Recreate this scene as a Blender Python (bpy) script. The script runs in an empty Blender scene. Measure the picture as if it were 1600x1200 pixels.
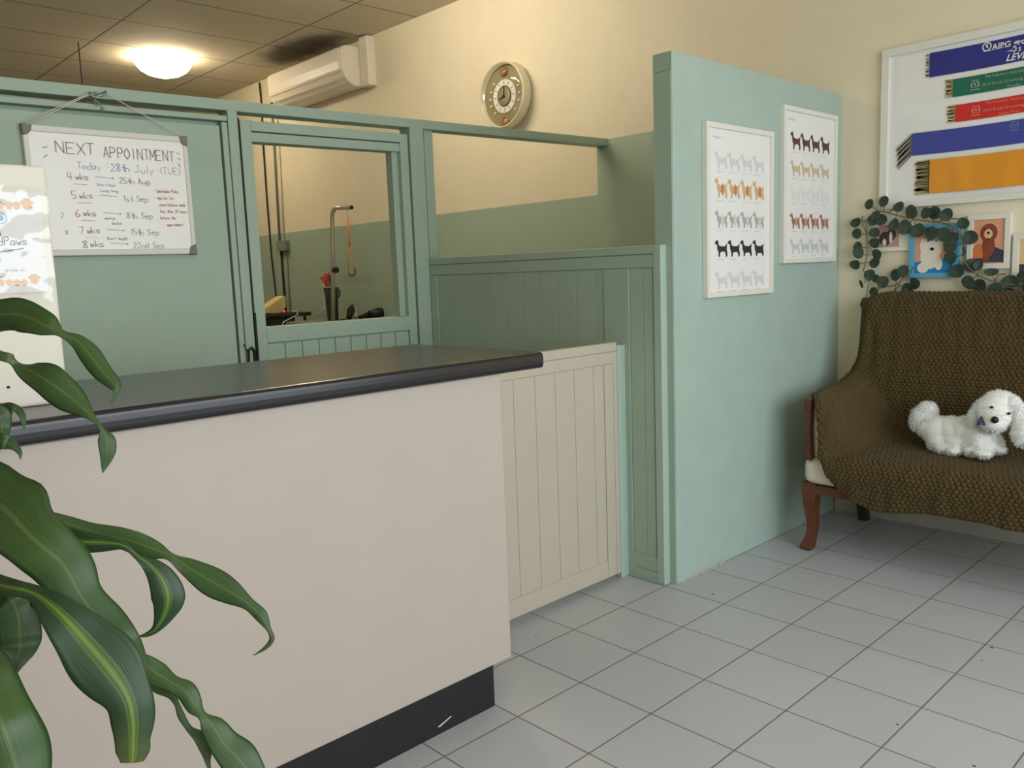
import bpy, bmesh, math, random
import numpy as np
from mathutils import Vector, Matrix, noise
from mathutils.bvhtree import BVHTree
random.seed(7)
C = bpy.context.scene
COL = C.collection
U = 0.3            # one floor tile in metres; all coordinates below are in tiles
# ---------------------------------------------------------------- camera
F = 1296.992; YAW, PIT, ROL = 2.38514182, -0.13417729, -0.03758194
CP = Vector((7.07268, -8.62972, 4.68866))
cy, sy, cp_, sp_ = math.cos(YAW), math.sin(YAW), math.cos(PIT), math.sin(PIT)
FW = Vector((cp_*cy, cp_*sy, sp_)); r0 = Vector((sy, -cy, 0)); u0 = r0.cross(FW)
RT = math.cos(ROL)*r0 + math.sin(ROL)*u0; UP = -math.sin(ROL)*r0 + math.cos(ROL)*u0
cam = bpy.data.objects.new('camera', bpy.data.cameras.new('camera')); COL.objects.link(cam)
cam.data.sensor_width = 36; cam.data.lens = F/1600*36; cam.data.clip_start = .02
M = Matrix((RT, UP, -FW)).transposed().to_4x4(); M.translation = CP*U
cam.matrix_world = M
C.camera = cam
# ---------------------------------------------------------------- look, world, daylight
C.view_settings.view_transform = 'Standard'; C.view_settings.look = 'None'
C.view_settings.gamma = 1; C.view_settings.exposure = 0.22
w = bpy.data.worlds.new('world'); C.world = w; w.use_nodes = True
w.node_tree.nodes['Background'].inputs[0].default_value = (.75, .87, 1, 1)
w.node_tree.nodes['Background'].inputs[1].default_value = .8
def area(name, loc, rot, sx, sy_, e, col):
    l = bpy.data.lights.new(name, 'AREA'); l.shape = 'RECTANGLE'; l.size = sx; l.size_y = sy_
    l.energy = e; l.color = col
    o = bpy.data.objects.new(name, l); o.location = Vector(loc)*U; o.rotation_euler = rot; COL.objects.link(o); return o
# daylight through the shop window in the front wall
area('shop_window_daylight', (14.6, -3.6, 6.2), (0, math.radians(74), 0), 2.3, 4.6, 116, (.89, .94, 1.0))

# ---------------------------------------------------------------- helpers
def ray(x, y): return RT*(x-800) + UP*(600-y) + FW*F
def onx(x, y, X): d = ray(x, y); return CP + d*((X-CP.x)/d.x)
def ony(x, y, Y): d = ray(x, y); return CP + d*((Y-CP.y)/d.y)
def onz(x, y, Z): d = ray(x, y); return CP + d*((Z-CP.z)/d.z)
def atd(x, y, d): return CP + ray(x, y)/F*d

def srgb(c):
    return tuple(((v/255/12.92) if v/255 <= .04045 else ((v/255+.055)/1.055)**2.4) for v in c)+(1,)
MATS = {}
def mat(name, col, rough=.6, metal=0, var=.04, scale=6, bump=0, bscale=60, spec=.5, coat=0, sheen=0):
    if name in MATS: return MATS[name]
    m = bpy.data.materials.new(name); m.use_nodes = True; nt = m.node_tree; b = nt.nodes['Principled BSDF']
    b.inputs['Roughness'].default_value = rough; b.inputs['Metallic'].default_value = metal
    b.inputs['Specular IOR Level'].default_value = spec; b.inputs['Coat Weight'].default_value = coat
    b.inputs['Sheen Weight'].default_value = sheen
    c = srgb(col)
    tc = nt.nodes.new('ShaderNodeTexCoord')
    n = nt.nodes.new('ShaderNodeTexNoise'); n.inputs['Scale'].default_value = scale; n.inputs['Detail'].default_value = 5
    nt.links.new(tc.outputs['Object'], n.inputs['Vector'])
    r = nt.nodes.new('ShaderNodeValToRGB'); e = r.color_ramp.elements
    e[0].position = .3; e[1].position = .7
    e[0].color = tuple(v*(1-var) for v in c[:3])+(1,); e[1].color = tuple(min(1, v*(1+var)) for v in c[:3])+(1,)
    nt.links.new(n.outputs['Fac'], r.inputs[0]); nt.links.new(r.outputs[0], b.inputs['Base Color'])
    if bump:
        n2 = nt.nodes.new('ShaderNodeTexNoise'); n2.inputs['Scale'].default_value = bscale; n2.inputs['Detail'].default_value = 4
        nt.links.new(tc.outputs['Object'], n2.inputs['Vector'])
        bp = nt.nodes.new('ShaderNodeBump'); bp.inputs['Strength'].default_value = bump; bp.inputs['Distance'].default_value = .004
        nt.links.new(n2.outputs['Fac'], bp.inputs['Height']); nt.links.new(bp.outputs[0], b.inputs['Normal'])
    MATS[name] = m; return m
def emis(name, col, s):
    m = bpy.data.materials.new(name); m.use_nodes = True; b = m.node_tree.nodes['Principled BSDF']
    b.inputs['Base Color'].default_value = srgb(col); b.inputs['Emission Color'].default_value = srgb(col)
    b.inputs['Emission Strength'].default_value = s; MATS[name] = m; return m
def N(nt, t, **k):
    n = nt.nodes.new(t)
    for a, v in k.items(): setattr(n, a, v)
    return n
def mth(nt, op, a, b=None, c=None):
    n = N(nt, 'ShaderNodeMath', operation=op)
    for i, v in enumerate((a, b, c)):
        if v is None: continue
        if isinstance(v, (int, float)): n.inputs[i].default_value = v
        else: nt.links.new(v, n.inputs[i])
    return n.outputs[0]
def clearmat(name, rough, ior, base):
    m = bpy.data.materials.new(name); m.use_nodes = True; nt = m.node_tree; nt.nodes.remove(nt.nodes['Principled BSDF'])
    g = N(nt, 'ShaderNodeBsdfGlossy'); g.inputs['Roughness'].default_value = rough; t = N(nt, 'ShaderNodeBsdfTransparent'); x = N(nt, 'ShaderNodeMixShader')
    fr = N(nt, 'ShaderNodeLayerWeight'); nt.links.new(mth(nt, 'MULTIPLY_ADD', mth(nt, 'POWER', fr.outputs['Facing'], 4), ior, base), x.inputs[0])
    nt.links.new(t.outputs[0], x.inputs[1]); nt.links.new(g.outputs[0], x.inputs[2]); nt.links.new(x.outputs[0], nt.nodes['Material Output'].inputs[0]); MATS[name] = m
def grid_mat(name, c1, c2, cg, px, py, ox, oy, wd, rough, bump=.3, rg=.8, off=0, spec=.5):
    """tiles: world-position grid in tile units"""
    m = bpy.data.materials.new(name); m.use_nodes = True; nt = m.node_tree; b = nt.nodes['Principled BSDF']
    g = N(nt, 'ShaderNodeNewGeometry'); s = N(nt, 'ShaderNodeSeparateXYZ'); nt.links.new(g.outputs['Position'], s.inputs[0])
    x = mth(nt, 'MULTIPLY_ADD', s.outputs[0], 1/(U*px), -ox/px); y = mth(nt, 'MULTIPLY_ADD', s.outputs[1], 1/(U*py), -oy/py)
    if off:
        row = mth(nt, 'MODULO', mth(nt, 'ADD', mth(nt, 'FLOOR', y), 40), 2); x = mth(nt, 'ADD', x, mth(nt, 'MULTIPLY', row, off))
    dx = mth(nt, 'MULTIPLY', mth(nt, 'PINGPONG', x, .5), px); dy = mth(nt, 'MULTIPLY', mth(nt, 'PINGPONG', y, .5), py)
    d = mth(nt, 'MINIMUM', dx, dy)
    mr = N(nt, 'ShaderNodeMapRange'); nt.links.new(d, mr.inputs[0]); mr.inputs[1].default_value = wd*.6; mr.inputs[2].default_value = wd
    cb = N(nt, 'ShaderNodeCombineXYZ'); nt.links.new(mth(nt, 'FLOOR', x), cb.inputs[0]); nt.links.new(mth(nt, 'FLOOR', y), cb.inputs[1])
    wn = N(nt, 'ShaderNodeTexWhiteNoise', noise_dimensions='2D'); nt.links.new(cb.outputs[0], wn.inputs['Vector'])
    nz = N(nt, 'ShaderNodeTexNoise'); nz.inputs['Scale'].default_value = 3; nz.inputs['Detail'].default_value = 6; nt.links.new(g.outputs['Position'], nz.inputs['Vector'])
    f = mth(nt, 'ADD', mth(nt, 'MULTIPLY', wn.outputs['Value'], .4), mth(nt, 'MULTIPLY', nz.outputs['Fac'], .6))
    mx = N(nt, 'ShaderNodeMix', data_type='RGBA'); nt.links.new(f, mx.inputs[0]); mx.inputs[6].default_value = srgb(c1); mx.inputs[7].default_value = srgb(c2)
    m2 = N(nt, 'ShaderNodeMix', data_type='RGBA'); nt.links.new(mr.outputs[0], m2.inputs[0]); m2.inputs[6].default_value = srgb(cg); nt.links.new(mx.outputs[2], m2.inputs[7])
    nt.links.new(m2.outputs[2], b.inputs['Base Color'])
    nt.links.new(mth(nt, 'MULTIPLY_ADD', mr.outputs[0], rough-rg, rg), b.inputs['Roughness'])
    b.inputs['Specular IOR Level'].default_value = spec
    bp = N(nt, 'ShaderNodeBump'); bp.inputs['Strength'].default_value = bump; bp.inputs['Distance'].default_value = .003
    nt.links.new(mr.outputs[0], bp.inputs['Height']); nt.links.new(bp.outputs[0], b.inputs['Normal'])
    MATS[name] = m; return m

def tag(o, label=None, cat=None, group=None, kind=None):
    if label: o['label'] = label
    if cat: o['category'] = cat
    if group: o['group'] = group
    if kind: o['kind'] = kind
    return o
def thing(name, loc, label, cat, group=None):
    o = bpy.data.objects.new(name, None); o.location = Vector(loc)*U; o.empty_display_size = .05; COL.objects.link(o)
    return tag(o, label, cat, group)
def wloc(o):
    v = Vector((0, 0, 0))
    while o: v += o.location; o = o.parent
    return v
def V(*a): return Vector(a)
def frames(pts):
    """tangent / normal / binormal along a polyline"""
    out = []; prev = None
    for i, p in enumerate(pts):
        t = (pts[min(i+1, len(pts)-1)] - pts[max(i-1, 0)])
        t = t.normalized() if t.length > 1e-9 else V(0, 0, 1)
        if prev is None:
            a = V(0, 0, 1) if abs(t.z) < .9 else V(1, 0, 0); n = (a - t*a.dot(t)).normalized()
        else:
            n = prev - t*prev.dot(t); n = n.normalized() if n.length > 1e-6 else prev
        prev = n; out.append((t, n, t.cross(n)))
    return out
class MB:
    def __init__(s): s.v = []; s.f = []; s.m = []; s.mi = 0; s.uv = {}
    def add(s, vs, fs):
        o = len(s.v); s.v += [Vector(v) for v in vs]; s.f += [tuple(i+o for i in f) for f in fs]; s.m += [s.mi]*len(fs); return s
    def box(s, a, b):
        x0, x1 = sorted((a[0], b[0])); y0, y1 = sorted((a[1], b[1])); z0, z1 = sorted((a[2], b[2]))
        return s.add([(x0, y0, z0), (x1, y0, z0), (x1, y1, z0), (x0, y1, z0), (x0, y0, z1), (x1, y0, z1), (x1, y1, z1), (x0, y1, z1)],
                     [(0, 3, 2, 1), (4, 5, 6, 7), (0, 1, 5, 4), (1, 2, 6, 5), (2, 3, 7, 6), (3, 0, 4, 7)])
    def hexa(s, b, t):
        return s.add(list(b)+list(t), [(0, 3, 2, 1), (4, 5, 6, 7), (0, 1, 5, 4), (1, 2, 6, 5), (2, 3, 7, 6), (3, 0, 4, 7)])
    def tube(s, pts, r, n=8, cap=True, sx=1, sy=1):
        pts = [Vector(p) for p in pts]; fr = frames(pts); rr = r if isinstance(r, (list, tuple)) else [r]*len(pts)
        vs = []; fs = []
        for p, (t, a, b), q in zip(pts, fr, rr):
            for k in range(n):
                g = 2*math.pi*k/n; vs.append(p + a*(math.cos(g)*q*sx) + b*(math.sin(g)*q*sy))
        for i in range(len(pts)-1):
            for k in range(n):
                k2 = (k+1) % n; fs.append((i*n+k, i*n+k2, (i+1)*n+k2, (i+1)*n+k))
        if cap: fs += [tuple(range(n))[::-1], tuple((len(pts)-1)*n+k for k in range(n))]
        return s.add(vs, fs)
    def lathe(s, c, prof, ax='z', n=40, cap=True):
        """prof = [(r, h)...] about axis through c"""
        vs = []; fs = []; c = Vector(c)
        for r, h in prof:
            for k in range(n):
                g = 2*math.pi*k/n; a, b = math.cos(g)*r, math.sin(g)*r
                vs.append(c + (V(a, b, h) if ax == 'z' else V(a, h, b) if ax == 'y' else V(h, a, b)))
        for i in range(len(prof)-1):
            for k in range(n):
                k2 = (k+1) % n; fs.append((i*n+k, i*n+k2, (i+1)*n+k2, (i+1)*n+k))
        if cap: fs += [tuple(range(n))[::-1], tuple((len(prof)-1)*n+k for k in range(n))]
        return s.add(vs, fs)
    def prism(s, poly, d):
        """closed polygon of 3-D points extruded by vector d"""
        n = len(poly); poly = [Vector(p) for p in poly]; d = Vector(d)
        return s.add(poly+[p+d for p in poly], [tuple(range(n))[::-1], tuple(range(n, 2*n))]+[(i, (i+1) % n, (i+1) % n+n, i+n) for i in range(n)])
    def build(s, name, mats, parent=None, bevel=0, smooth=False, seg=2, sub=0, angle=40, **k):
        me = bpy.data.meshes.new(name)
        if parent is not None: org = wloc(parent)
        else:
            xs = [v.x for v in s.v]; ys = [v.y for v in s.v]; zs = [v.z for v in s.v]
            org = V((min(xs)+max(xs))/2, (min(ys)+max(ys))/2, min(zs))*U
        me.from_pydata([v*U-org for v in s.v], [], s.f)
        mats = mats if isinstance(mats, (list, tuple)) else [mats]
        for m in mats: me.materials.append(MATS[m] if isinstance(m, str) else m)
        me.polygons.foreach_set('material_index', s.m)
        bm = bmesh.new(); bm.from_mesh(me); bmesh.ops.recalc_face_normals(bm, faces=bm.faces); bm.to_mesh(me); bm.free()
        if smooth: me.polygons.foreach_set('use_smooth', [True]*len(me.polygons))
        o = bpy.data.objects.new(name, me); COL.objects.link(o)
        if parent is not None: o.parent = parent
        else: o.location = org
        if bevel:
            md = o.modifiers.new('bevel', 'BEVEL'); md.width = bevel; md.segments = seg; md.limit_method = 'ANGLE'; md.angle_limit = math.radians(angle)
        if sub:
            md = o.modifiers.new('sub', 'SUBSURF'); md.levels = sub; md.render_levels = sub
        if k: tag(o, **k)
        return o
def catmull(pts, n):
    """pts: list of numpy rows; returns n rows"""
    P = np.array(pts, float); m = len(P); out = []
    for q in np.linspace(0, m-1, n):
        i = min(int(q), m-2); t = q-i
        p0, p1, p2, p3 = P[max(i-1, 0)], P[i], P[i+1], P[min(i+2, m-1)]
        out.append(.5*((2*p1)+(-p0+p2)*t+(2*p0-5*p1+4*p2-p3)*t*t+(-p0+3*p1-3*p2+p3)*t**3))
    return np.array(out)
# ---------------------------------------------------------------- writing
G = {'A': '02 28 42;14 34', 'B': '02 08 37 35 05 44 33 02', 'C': '47 28 05 13 32 43', 'D': '02 08 37 44 22 02', 'E': '48 08 02 42;05 35', 'F': '48 08 02;05 35',
 'G': '47 28 05 13 32 44 24', 'I': '22 28', 'J': '18 48;38 33 12 03', 'L': '08 02 42', 'M': '02 08 24 48 42', 'N': '02 08 42 48', 'O': '28 06 04 22 44 46 28',
 'P': '02 08 38 46 35 05', 'R': '02 08 38 46 35 05 42', 'S': '47 28 07 06 44 33 12 03', 'T': '08 48;28 22', 'U': '08 04 22 44 48', 'V': '08 22 48', 'X': '02 48;08 42', 'W':'08 12 26 32 48',
 'a': '45 15 03 12 32 44;45 42', 'b': '08 02;05 35 43 32 02', 'c': '44 25 04 03 22 43', 'd': '48 42;45 15 03 12 42', 'e': '04 44 35 15 03 12 42', 'f': '48 27 22;05 45',
 'g': '45 15 03 12 43;45 41 20 01', 'h': '08 02;04 25 44 42', 'i': '25 22;27 27', 'k': '08 02;45 03 42', 'l': '28 22', 'm': '05 02;04 15 24 22;24 35 44 42', 'n': '05 02;04 25 44 42',
 'o': '25 04 03 22 43 44 25', 'p': '05 00;05 35 43 22 02', 'r': '05 02;04 25 45', 's': '45 15 04 43 32 02', 't': '28 23 32 42;05 45', 'u': '05 03 22 43;45 42', 'v': '05 22 45', 'w': '05 12 24 32 45',
 'y': '05 23;45 10', 'j':'25 21 00','x':'05 42;02 45', '0': '28 06 04 22 44 46 28', '1': '17 28 22', '2': '07 28 46 02 42', '3': '08 38 25 44 32 02', '4': '08 04 44;38 32', '5': '48 08 05 35 43 32 02',
 '6': '38 05 03 22 43 44 05', '7': '08 48 22', '8': '25 07 28 47 03 22 43 25', '(': '48 26 24 42', ')': '08 26 24 02', ':': '24 25;27 28', '-': '05 45', '>': '07 45 03', '/': '02 48', '.': '22 23'}
def strokes(mb, txt, o, ex, ez, h, nrm, wd=.012, adv=.78, jit=.05, rnd=random):

    """handwriting: text at o, running along ex, up ez, cap height h"""
    wd *= .8
    x = 0; sc = h/6
    for ch in txt:
        if ch == ' ': x += 3.6*sc; continue
        g = G.get(ch)
        if g is None: x += 4*sc; continue
        jx, jy = rnd.uniform(-jit, jit)*h, rnd.uniform(-jit, jit)*h
        for st in g.split(';'):
            pts = [o + ex*(x+int(q[0])*sc*adv+jx) + ez*((int(q[1])-2)*sc+jy) for q in st.split()]
            if len(pts) == 1: pts.append(pts[0]+ex*wd)
            for a, b in zip(pts, pts[1:]):
                if (b-a).length < 1e-6: b = a + ez*wd
                t = (b-a).normalized(); s_ = nrm.cross(t)*wd/2; a2 = a - t*wd*.3; b2 = b + t*wd*.3
                mb.add([a2-s_, b2-s_, b2+s_, a2+s_], [(0, 1, 2, 3)])
        x += (5.3 if ch not in 'iljt1:.' else 3.9)*sc*adv + .0
    return x
def ftext(mb, txt, o, ex, ez, h, bold=0, shear=0):
    """printed lettering from the built-in font, laid flat as faces"""
    cu = bpy.data.curves.new('t', 'FONT'); cu.body = txt; cu.size = 1; cu.offset = bold; cu.shear = shear; cu.resolution_u = 2
    ob = bpy.data.objects.new('t', cu); COL.objects.link(ob); bpy.context.view_layer.update()
    me = bpy.data.meshes.new_from_object(ob.evaluated_get(bpy.context.evaluated_depsgraph_get()))
    s_ = h/.7
    mb.add([o + ex*(v.co.x*s_) + ez*(v.co.y*s_) for v in me.vertices], [tuple(p.vertices) for p in me.polygons])
    bpy.data.objects.remove(ob); bpy.data.meshes.remove(me); bpy.data.curves.remove(cu)

# ---------------------------------------------------------------- materials
grid_mat('floor_tiles', (176, 178, 182), (187, 189, 192), (112, 104, 92), 1, 1, 0, 0, .010, .38)
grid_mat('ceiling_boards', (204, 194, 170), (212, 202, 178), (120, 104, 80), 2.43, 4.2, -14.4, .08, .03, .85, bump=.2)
mat('teal_paint', (162, 181, 162), .5, bump=.12, bscale=90, var=.03)
mat('teal_wall', (166, 186, 174), .55, bump=.25, bscale=40, var=.03)
mat('cream_paint', (230, 220, 192), .8, bump=.2, bscale=50, var=.02)
mat('counter_cream', (184, 173, 160), .5, var=.015)
mat('gate_cream', (188, 179, 160), .5, var=.02, bump=.08)
mat('black_laminate', (24, 22, 26), .26, var=.1, spec=.6)
mat('black_kick', (26, 25, 30), .45, var=.2, scale=40)
mat('white_gloss', (248, 245, 238), .25, var=.01)
mat('white_frame', (226, 224, 212), .45, var=.01)
mat('off_white', (222, 216, 198), .4, var=.02)
mat('ac_plastic', (226, 218, 198), .4, var=.01)
mat('paper', (232, 231, 226), .6, var=.01)
mat('grey_plastic', (120, 118, 105), .5)
mat('dark_slot', (40, 36, 30), .8)
mat('black_ink', (160, 153, 143), .6); mat('red_ink', (230, 160, 142), .6); mat('blue_ink', (182, 184, 212), .6); mat('faint_ink', (182, 176, 168), .6)
mat('string', (222, 222, 214), .7); mat('hook_metal', (130, 150, 152), .3, .8)
mat('wood', (98, 52, 26), .42, var=.25, scale=14, coat=.1)
mat('dark_wood', (62, 40, 28), .45, var=.25, scale=14)
mat('upholstery', (226, 216, 194), .85, bump=.4, bscale=200, var=.03)
mat('black_plastic', (22, 22, 24), .4)
mat('brushed_steel', (196, 190, 172), .35, .6)
mat('pipe_grey', (128, 134, 120), .5)
mat('orange_cord', (222, 138, 62), .6); mat('red_rubber', (196, 52, 40), .5)
mat('jar_glass', (54, 70, 58), .15); mat('cloth_cream', (222, 196, 140), .9)
mat('table_top', (128, 132, 116), .5); mat('dark_table', (44, 36, 34), .5)
mat('skirting', (180, 176, 166), .4, var=.05)

# ================================================================= SETTING
WY = 6.27
def st(mb, name, m, parent=None, **k):
    return mb.build(name, m, parent, **({'kind': 'structure'} if parent is None else {}), **k)
XF, XB, YL, ZC = 14.0, -31.0, -17.0, 11.75
st(MB().box((XB, YL, -.3), (XF, WY+.5, 0)), 'floor', 'floor_tiles')
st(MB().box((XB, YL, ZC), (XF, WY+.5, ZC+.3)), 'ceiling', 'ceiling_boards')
fl = bpy.data.objects['floor']
for px, py, r in ((1114, 928, .02), (1550, 1012, .022), (1534, 1032, .012), (1402, 1132, .014), (1522, 1197, .016), (837, 994, .01)):
    p = onz(px, py, .001); MB().prism([p+V(-r, -r*.4, 0), p+V(r*.6, -r*.5, 0), p+V(r, r*.3, 0), p+V(-r*.3, r*.5, 0)], (0, 0, .004)).build('floor_speck', 'dark_slot', fl)
nt = MATS['ceiling_boards'].node_tree; b_ = nt.nodes['Principled BSDF']; src = b_.inputs['Base Color'].links[0].from_socket     # dark patch with a noisy edge over the air conditioner
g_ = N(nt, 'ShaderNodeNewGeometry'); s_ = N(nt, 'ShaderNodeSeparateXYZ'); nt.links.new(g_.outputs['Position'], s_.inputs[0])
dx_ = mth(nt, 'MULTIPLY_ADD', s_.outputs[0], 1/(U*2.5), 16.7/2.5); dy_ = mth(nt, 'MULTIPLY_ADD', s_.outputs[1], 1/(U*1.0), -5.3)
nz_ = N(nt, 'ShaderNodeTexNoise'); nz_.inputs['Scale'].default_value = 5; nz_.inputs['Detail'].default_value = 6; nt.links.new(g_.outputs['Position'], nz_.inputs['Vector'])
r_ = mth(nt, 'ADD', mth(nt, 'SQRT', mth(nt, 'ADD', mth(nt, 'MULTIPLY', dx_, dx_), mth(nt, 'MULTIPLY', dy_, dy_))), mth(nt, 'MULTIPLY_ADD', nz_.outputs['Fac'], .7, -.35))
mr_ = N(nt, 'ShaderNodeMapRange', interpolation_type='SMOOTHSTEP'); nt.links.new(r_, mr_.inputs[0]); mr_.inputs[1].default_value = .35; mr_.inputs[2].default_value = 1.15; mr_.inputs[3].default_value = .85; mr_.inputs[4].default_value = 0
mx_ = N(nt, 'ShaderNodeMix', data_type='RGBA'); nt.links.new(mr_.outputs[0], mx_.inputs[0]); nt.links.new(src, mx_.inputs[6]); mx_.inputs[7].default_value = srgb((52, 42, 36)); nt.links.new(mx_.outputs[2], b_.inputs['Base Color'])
# long right-hand wall: cream, painted green low down at the back
mb = MB(); mb.box((XB, WY, 0), (XF, WY+.5, ZC)); wr = st(mb, 'wall_right', 'cream_paint')
mb = MB(); mb.box((XB, WY-.012, 0), (-5.6, WY, 6.36)); mb.box((-5.6, WY-.012, 0), (-.02, WY, 7.56))
mb.build('painted_dado', 'teal_paint', wr, label='sage green painted lower part of the wall')
st(MB().box((XB-.4, YL, 0), (XB, WY+.5, ZC)), 'wall_back', 'cream_paint')
st(MB().box((XB, YL-.4, 0), (XF, YL, ZC)), 'wall_left', 'cream_paint')
mb = MB(); X0, X1 = XF, XF+.5
mb.box((X0, YL, 0), (X1, WY+.5, 1.2)); mb.box((X0, YL, 9.4), (X1, WY+.5, ZC)); mb.box((X0, YL, 1.2), (X1, -10.5, 9.4)); mb.box((X0, 5.4, 1.2), (X1, WY+.5, 9.4))
st(mb, 'wall_front', 'cream_paint')
mb = MB(); mb.box((.13, WY-.09, 0), (XF, WY, .34)); st(mb, 'baseboard_right', 'skirting', bevel=.003)
# divider wall that ends near the low wall
SX0, SX1, SY0, SZ = -.2, .11, 1.165, 7.6
mb = MB(); mb.box((SX0, SY0, 0), (SX1, WY, SZ)); dv = st(mb, 'wall_divider', 'teal_wall', bevel=.006)
mb = MB(); mb.box((SX0-.005, SY0-.012, 0), (SX1-.02, SY0+.01, SZ-.26)); mb.box((SX0-.005, SY0-.012, SZ-.25), (SX1-.005, SY0+.01, SZ-.01))
mb.build('end_board', 'teal_paint', dv)
mb = MB()
for q in range(7):
    y = SY0+.15+q*.17+random.uniform(-.04, .04); h = random.uniform(.03, .09)
    mb.prism([(SX1+.004, y-.08, .0), (SX1+.004, y+.09, .0), (SX1+.004, y+.05, h*.8), (SX1+.004, y, h), (SX1+.004, y-.05, h*.6)], (.002, 0, 0))
mb.build('chipped_paint', 'skirting', dv)

# ---- partition across the room (rail, posts), carries door_1 and door_2
PX, PB = -5.29, -5.6
def zt(y, z): return z + .0155*(y-.75)
def tb(mb, x0, y0, zb0, x1, y1, zt0):
    """box with the gentle tilt of the old top rail"""
    mb.hexa([(x0, y0, zt(y0, zb0)), (x1, y0, zt(y0, zb0)), (x1, y1, zt(y1, zb0)), (x0, y1, zt(y1, zb0))],
            [(x0, y0, zt(y0, zt0)), (x1, y0, zt(y0, zt0)), (x1, y1, zt(y1, zt0)), (x0, y1, zt(y1, zt0))])
part = thing('wall_partition', (PX, 0, 0), None, None); part['kind'] = 'structure'
mb = MB(); tb(mb, PB, -14, 7.33, PX, WY, 7.49); mb.build('top_rail', 'teal_paint', part, bevel=.003)
mb = MB(); mb.hexa([(PB, .74, 0), (PX, .74, 0), (PX, 1.05, 0), (PB, 1.05, 0)], [(PB, .74, 7.34), (PX, .74, 7.34), (PX, 1.05, 7.34), (PB, 1.05, 7.34)])
mb.build('post', 'teal_paint', part, bevel=.003)
mb = MB(); mb.box((PB, 1.14, 4.7), (PX-.1, 1.34, 7.36)); mb.build('inner_stile', 'teal_paint', part, bevel=.003)
mb = MB(); mb.box((PB, -2.70, 0), (PX+.02, -2.545, 7.29)); mb.build('post', 'teal_paint', part, bevel=.003)
mb = MB(); mb.box((PB, -2.80, 0), (PX+.005, -2.71, 7.1)); tb(mb, PB, -13.9, 7.17, PX+.015, -2.71, 7.25)
mb.build('door_frame', 'teal_paint', part, bevel=.003)
mb = MB(); mb.box((PB, -14, 0), (PX-.16, -2.6, 7.2)); mb.build('backing', 'teal_paint', part)
# flush door
d1 = thing('door_1', (PX, -5, 0), None, None); d1['kind'] = 'structure'
mb = MB(); tb(mb, PB+.16, -6.6, .05, PX, -2.835, 7.10); mb.build('door_panel', 'teal_paint', d1, bevel=.004)
mb = MB(); mb.tube([(PX+.03, -2.68, 3.44), (PX+.05, -2.68, 3.62), (PX+.05, -2.62, 3.66), (PX+.05, -2.58, 3.6), (PX+.03, -2.58, 3.44)], .022)
mb.tube([(PX+.03, -2.74, 3.72), (PX+.04, -2.69, 3.6)], .008)
mb.build('door_bolt', 'black_plastic', d1, smooth=False, label='small black bolt')
# half door with the window opening
d2 = thing('door_2', (PX, -1, 0), None, None); d2['kind'] = 'structure'
DX = PX-.02; DBk = PB-.0
mb = MB()
mb.box((DBk, -2.49, 0), (DX, -2.31, 7.17)); mb.build('stile', 'teal_paint', d2, bevel=.003)
mb = MB(); mb.box((DBk, .53, 0), (DX, .70, 7.21)); mb.build('stile', 'teal_paint', d2, bevel=.003)
mb = MB(); tb(mb, DBk, -2.31, 6.90, DX-.02, .53, 7.045); mb.build('top_bead', 'teal_paint', d2, bevel=.003)
mb = MB(); tb(mb, DBk, -2.31, 7.06, DX, .53, 7.215); mb.build('top_rail', 'teal_paint', d2, bevel=.003)
mb = MB(); mb.box((DBk, -2.31, 3.70), (DX, .53, 3.955)); mb.build('mid_rail', 'teal_paint', d2, bevel=.003)
mb = MB(); mb.box((DBk, .40, 3.955), (DX-.10, .53, 6.95)); mb.build('opening_stop', 'teal_paint', d2, bevel=.003)
mb = MB()
for k in range(9):
    y0 = -2.31 + k*2.84/9; mb.box((DBk+.1, y0+.012, .1), (DX-.03, y0+2.84/9-.012, 3.68))
mb.box((DBk+.12, -2.31, .1), (DX-.06, .53, 3.7))
mb.build('board_panel', 'teal_paint', d2, bevel=.003)
mb = MB(); mb.box((PX-.05, -2.545, 0), (DX-.18, -2.49, 7.2)); mb.box((PX-.1, -2.52, 3.3), (PX+.005, -2.485, 4.2))
mb.build('gap_shade', 'dark_slot', d2)  # dark strip in the gap by the post, in place of its shade

# ---- low wall running towards the camera from the partition post
LY = 1.03
lw = thing('wall_low', (-2.6, LY, 0), None, None); lw['kind'] = 'structure'
mb = MB(); mb.box((PX, LY+.02, 0), (-.03, LY+.12, 4.9)); mb.build('core', 'teal_paint', lw)
mb = MB(); mb.box((PX, LY-.012, 4.87), (-.15, LY+.3, 4.99)); mb.build('cap_rail', 'teal_paint', lw, bevel=.003)
mb = MB(); mb.box((PX, LY-.005, 4.68), (-.15, LY+.02, 4.86)); mb.build('upper_rail', 'teal_paint', lw, bevel=.002)
mb = MB(); mb.box((PX+.02, LY-.005, 0), (-5.08, LY+.02, 4.675)); mb.build('stile', 'teal_paint', lw, bevel=.002)
mb = MB(); mb.box((-1.08, LY-.005, 0), (-.6, LY+.02, 4.675)); mb.build('stile', 'teal_paint', lw, bevel=.002)
mb = MB(); mb.box((-.15, LY-.012, 0), (-.018, LY+.14, 4.99)); mb.build('end_post', 'teal_wall', lw, bevel=.003)
mb = MB(); mb.box((-.6, LY-.003, .17), (-.152, LY+.02, .38)); mb.box((-.6, LY-.008, 0), (-.152, LY+.02, .165)); mb.build('lower_rail', 'teal_paint', lw, bevel=.002)
def boards(mb, xs, y0, y1, z0, z1, gap=.012):
    for a, b in zip(xs, xs[1:]): mb.box((a+gap, y0, z0), (b-gap, y1, z1))
mb = MB(); boards(mb, [-5.08, -4.74, -4.42, -4.04, -3.67, -3.26, -2.85, -2.46, -2.06, -1.65, -1.26, -1.08], LY+.012, LY+.02, .1, 4.675)
mb.build('board_panel', 'teal_paint', lw)
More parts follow.
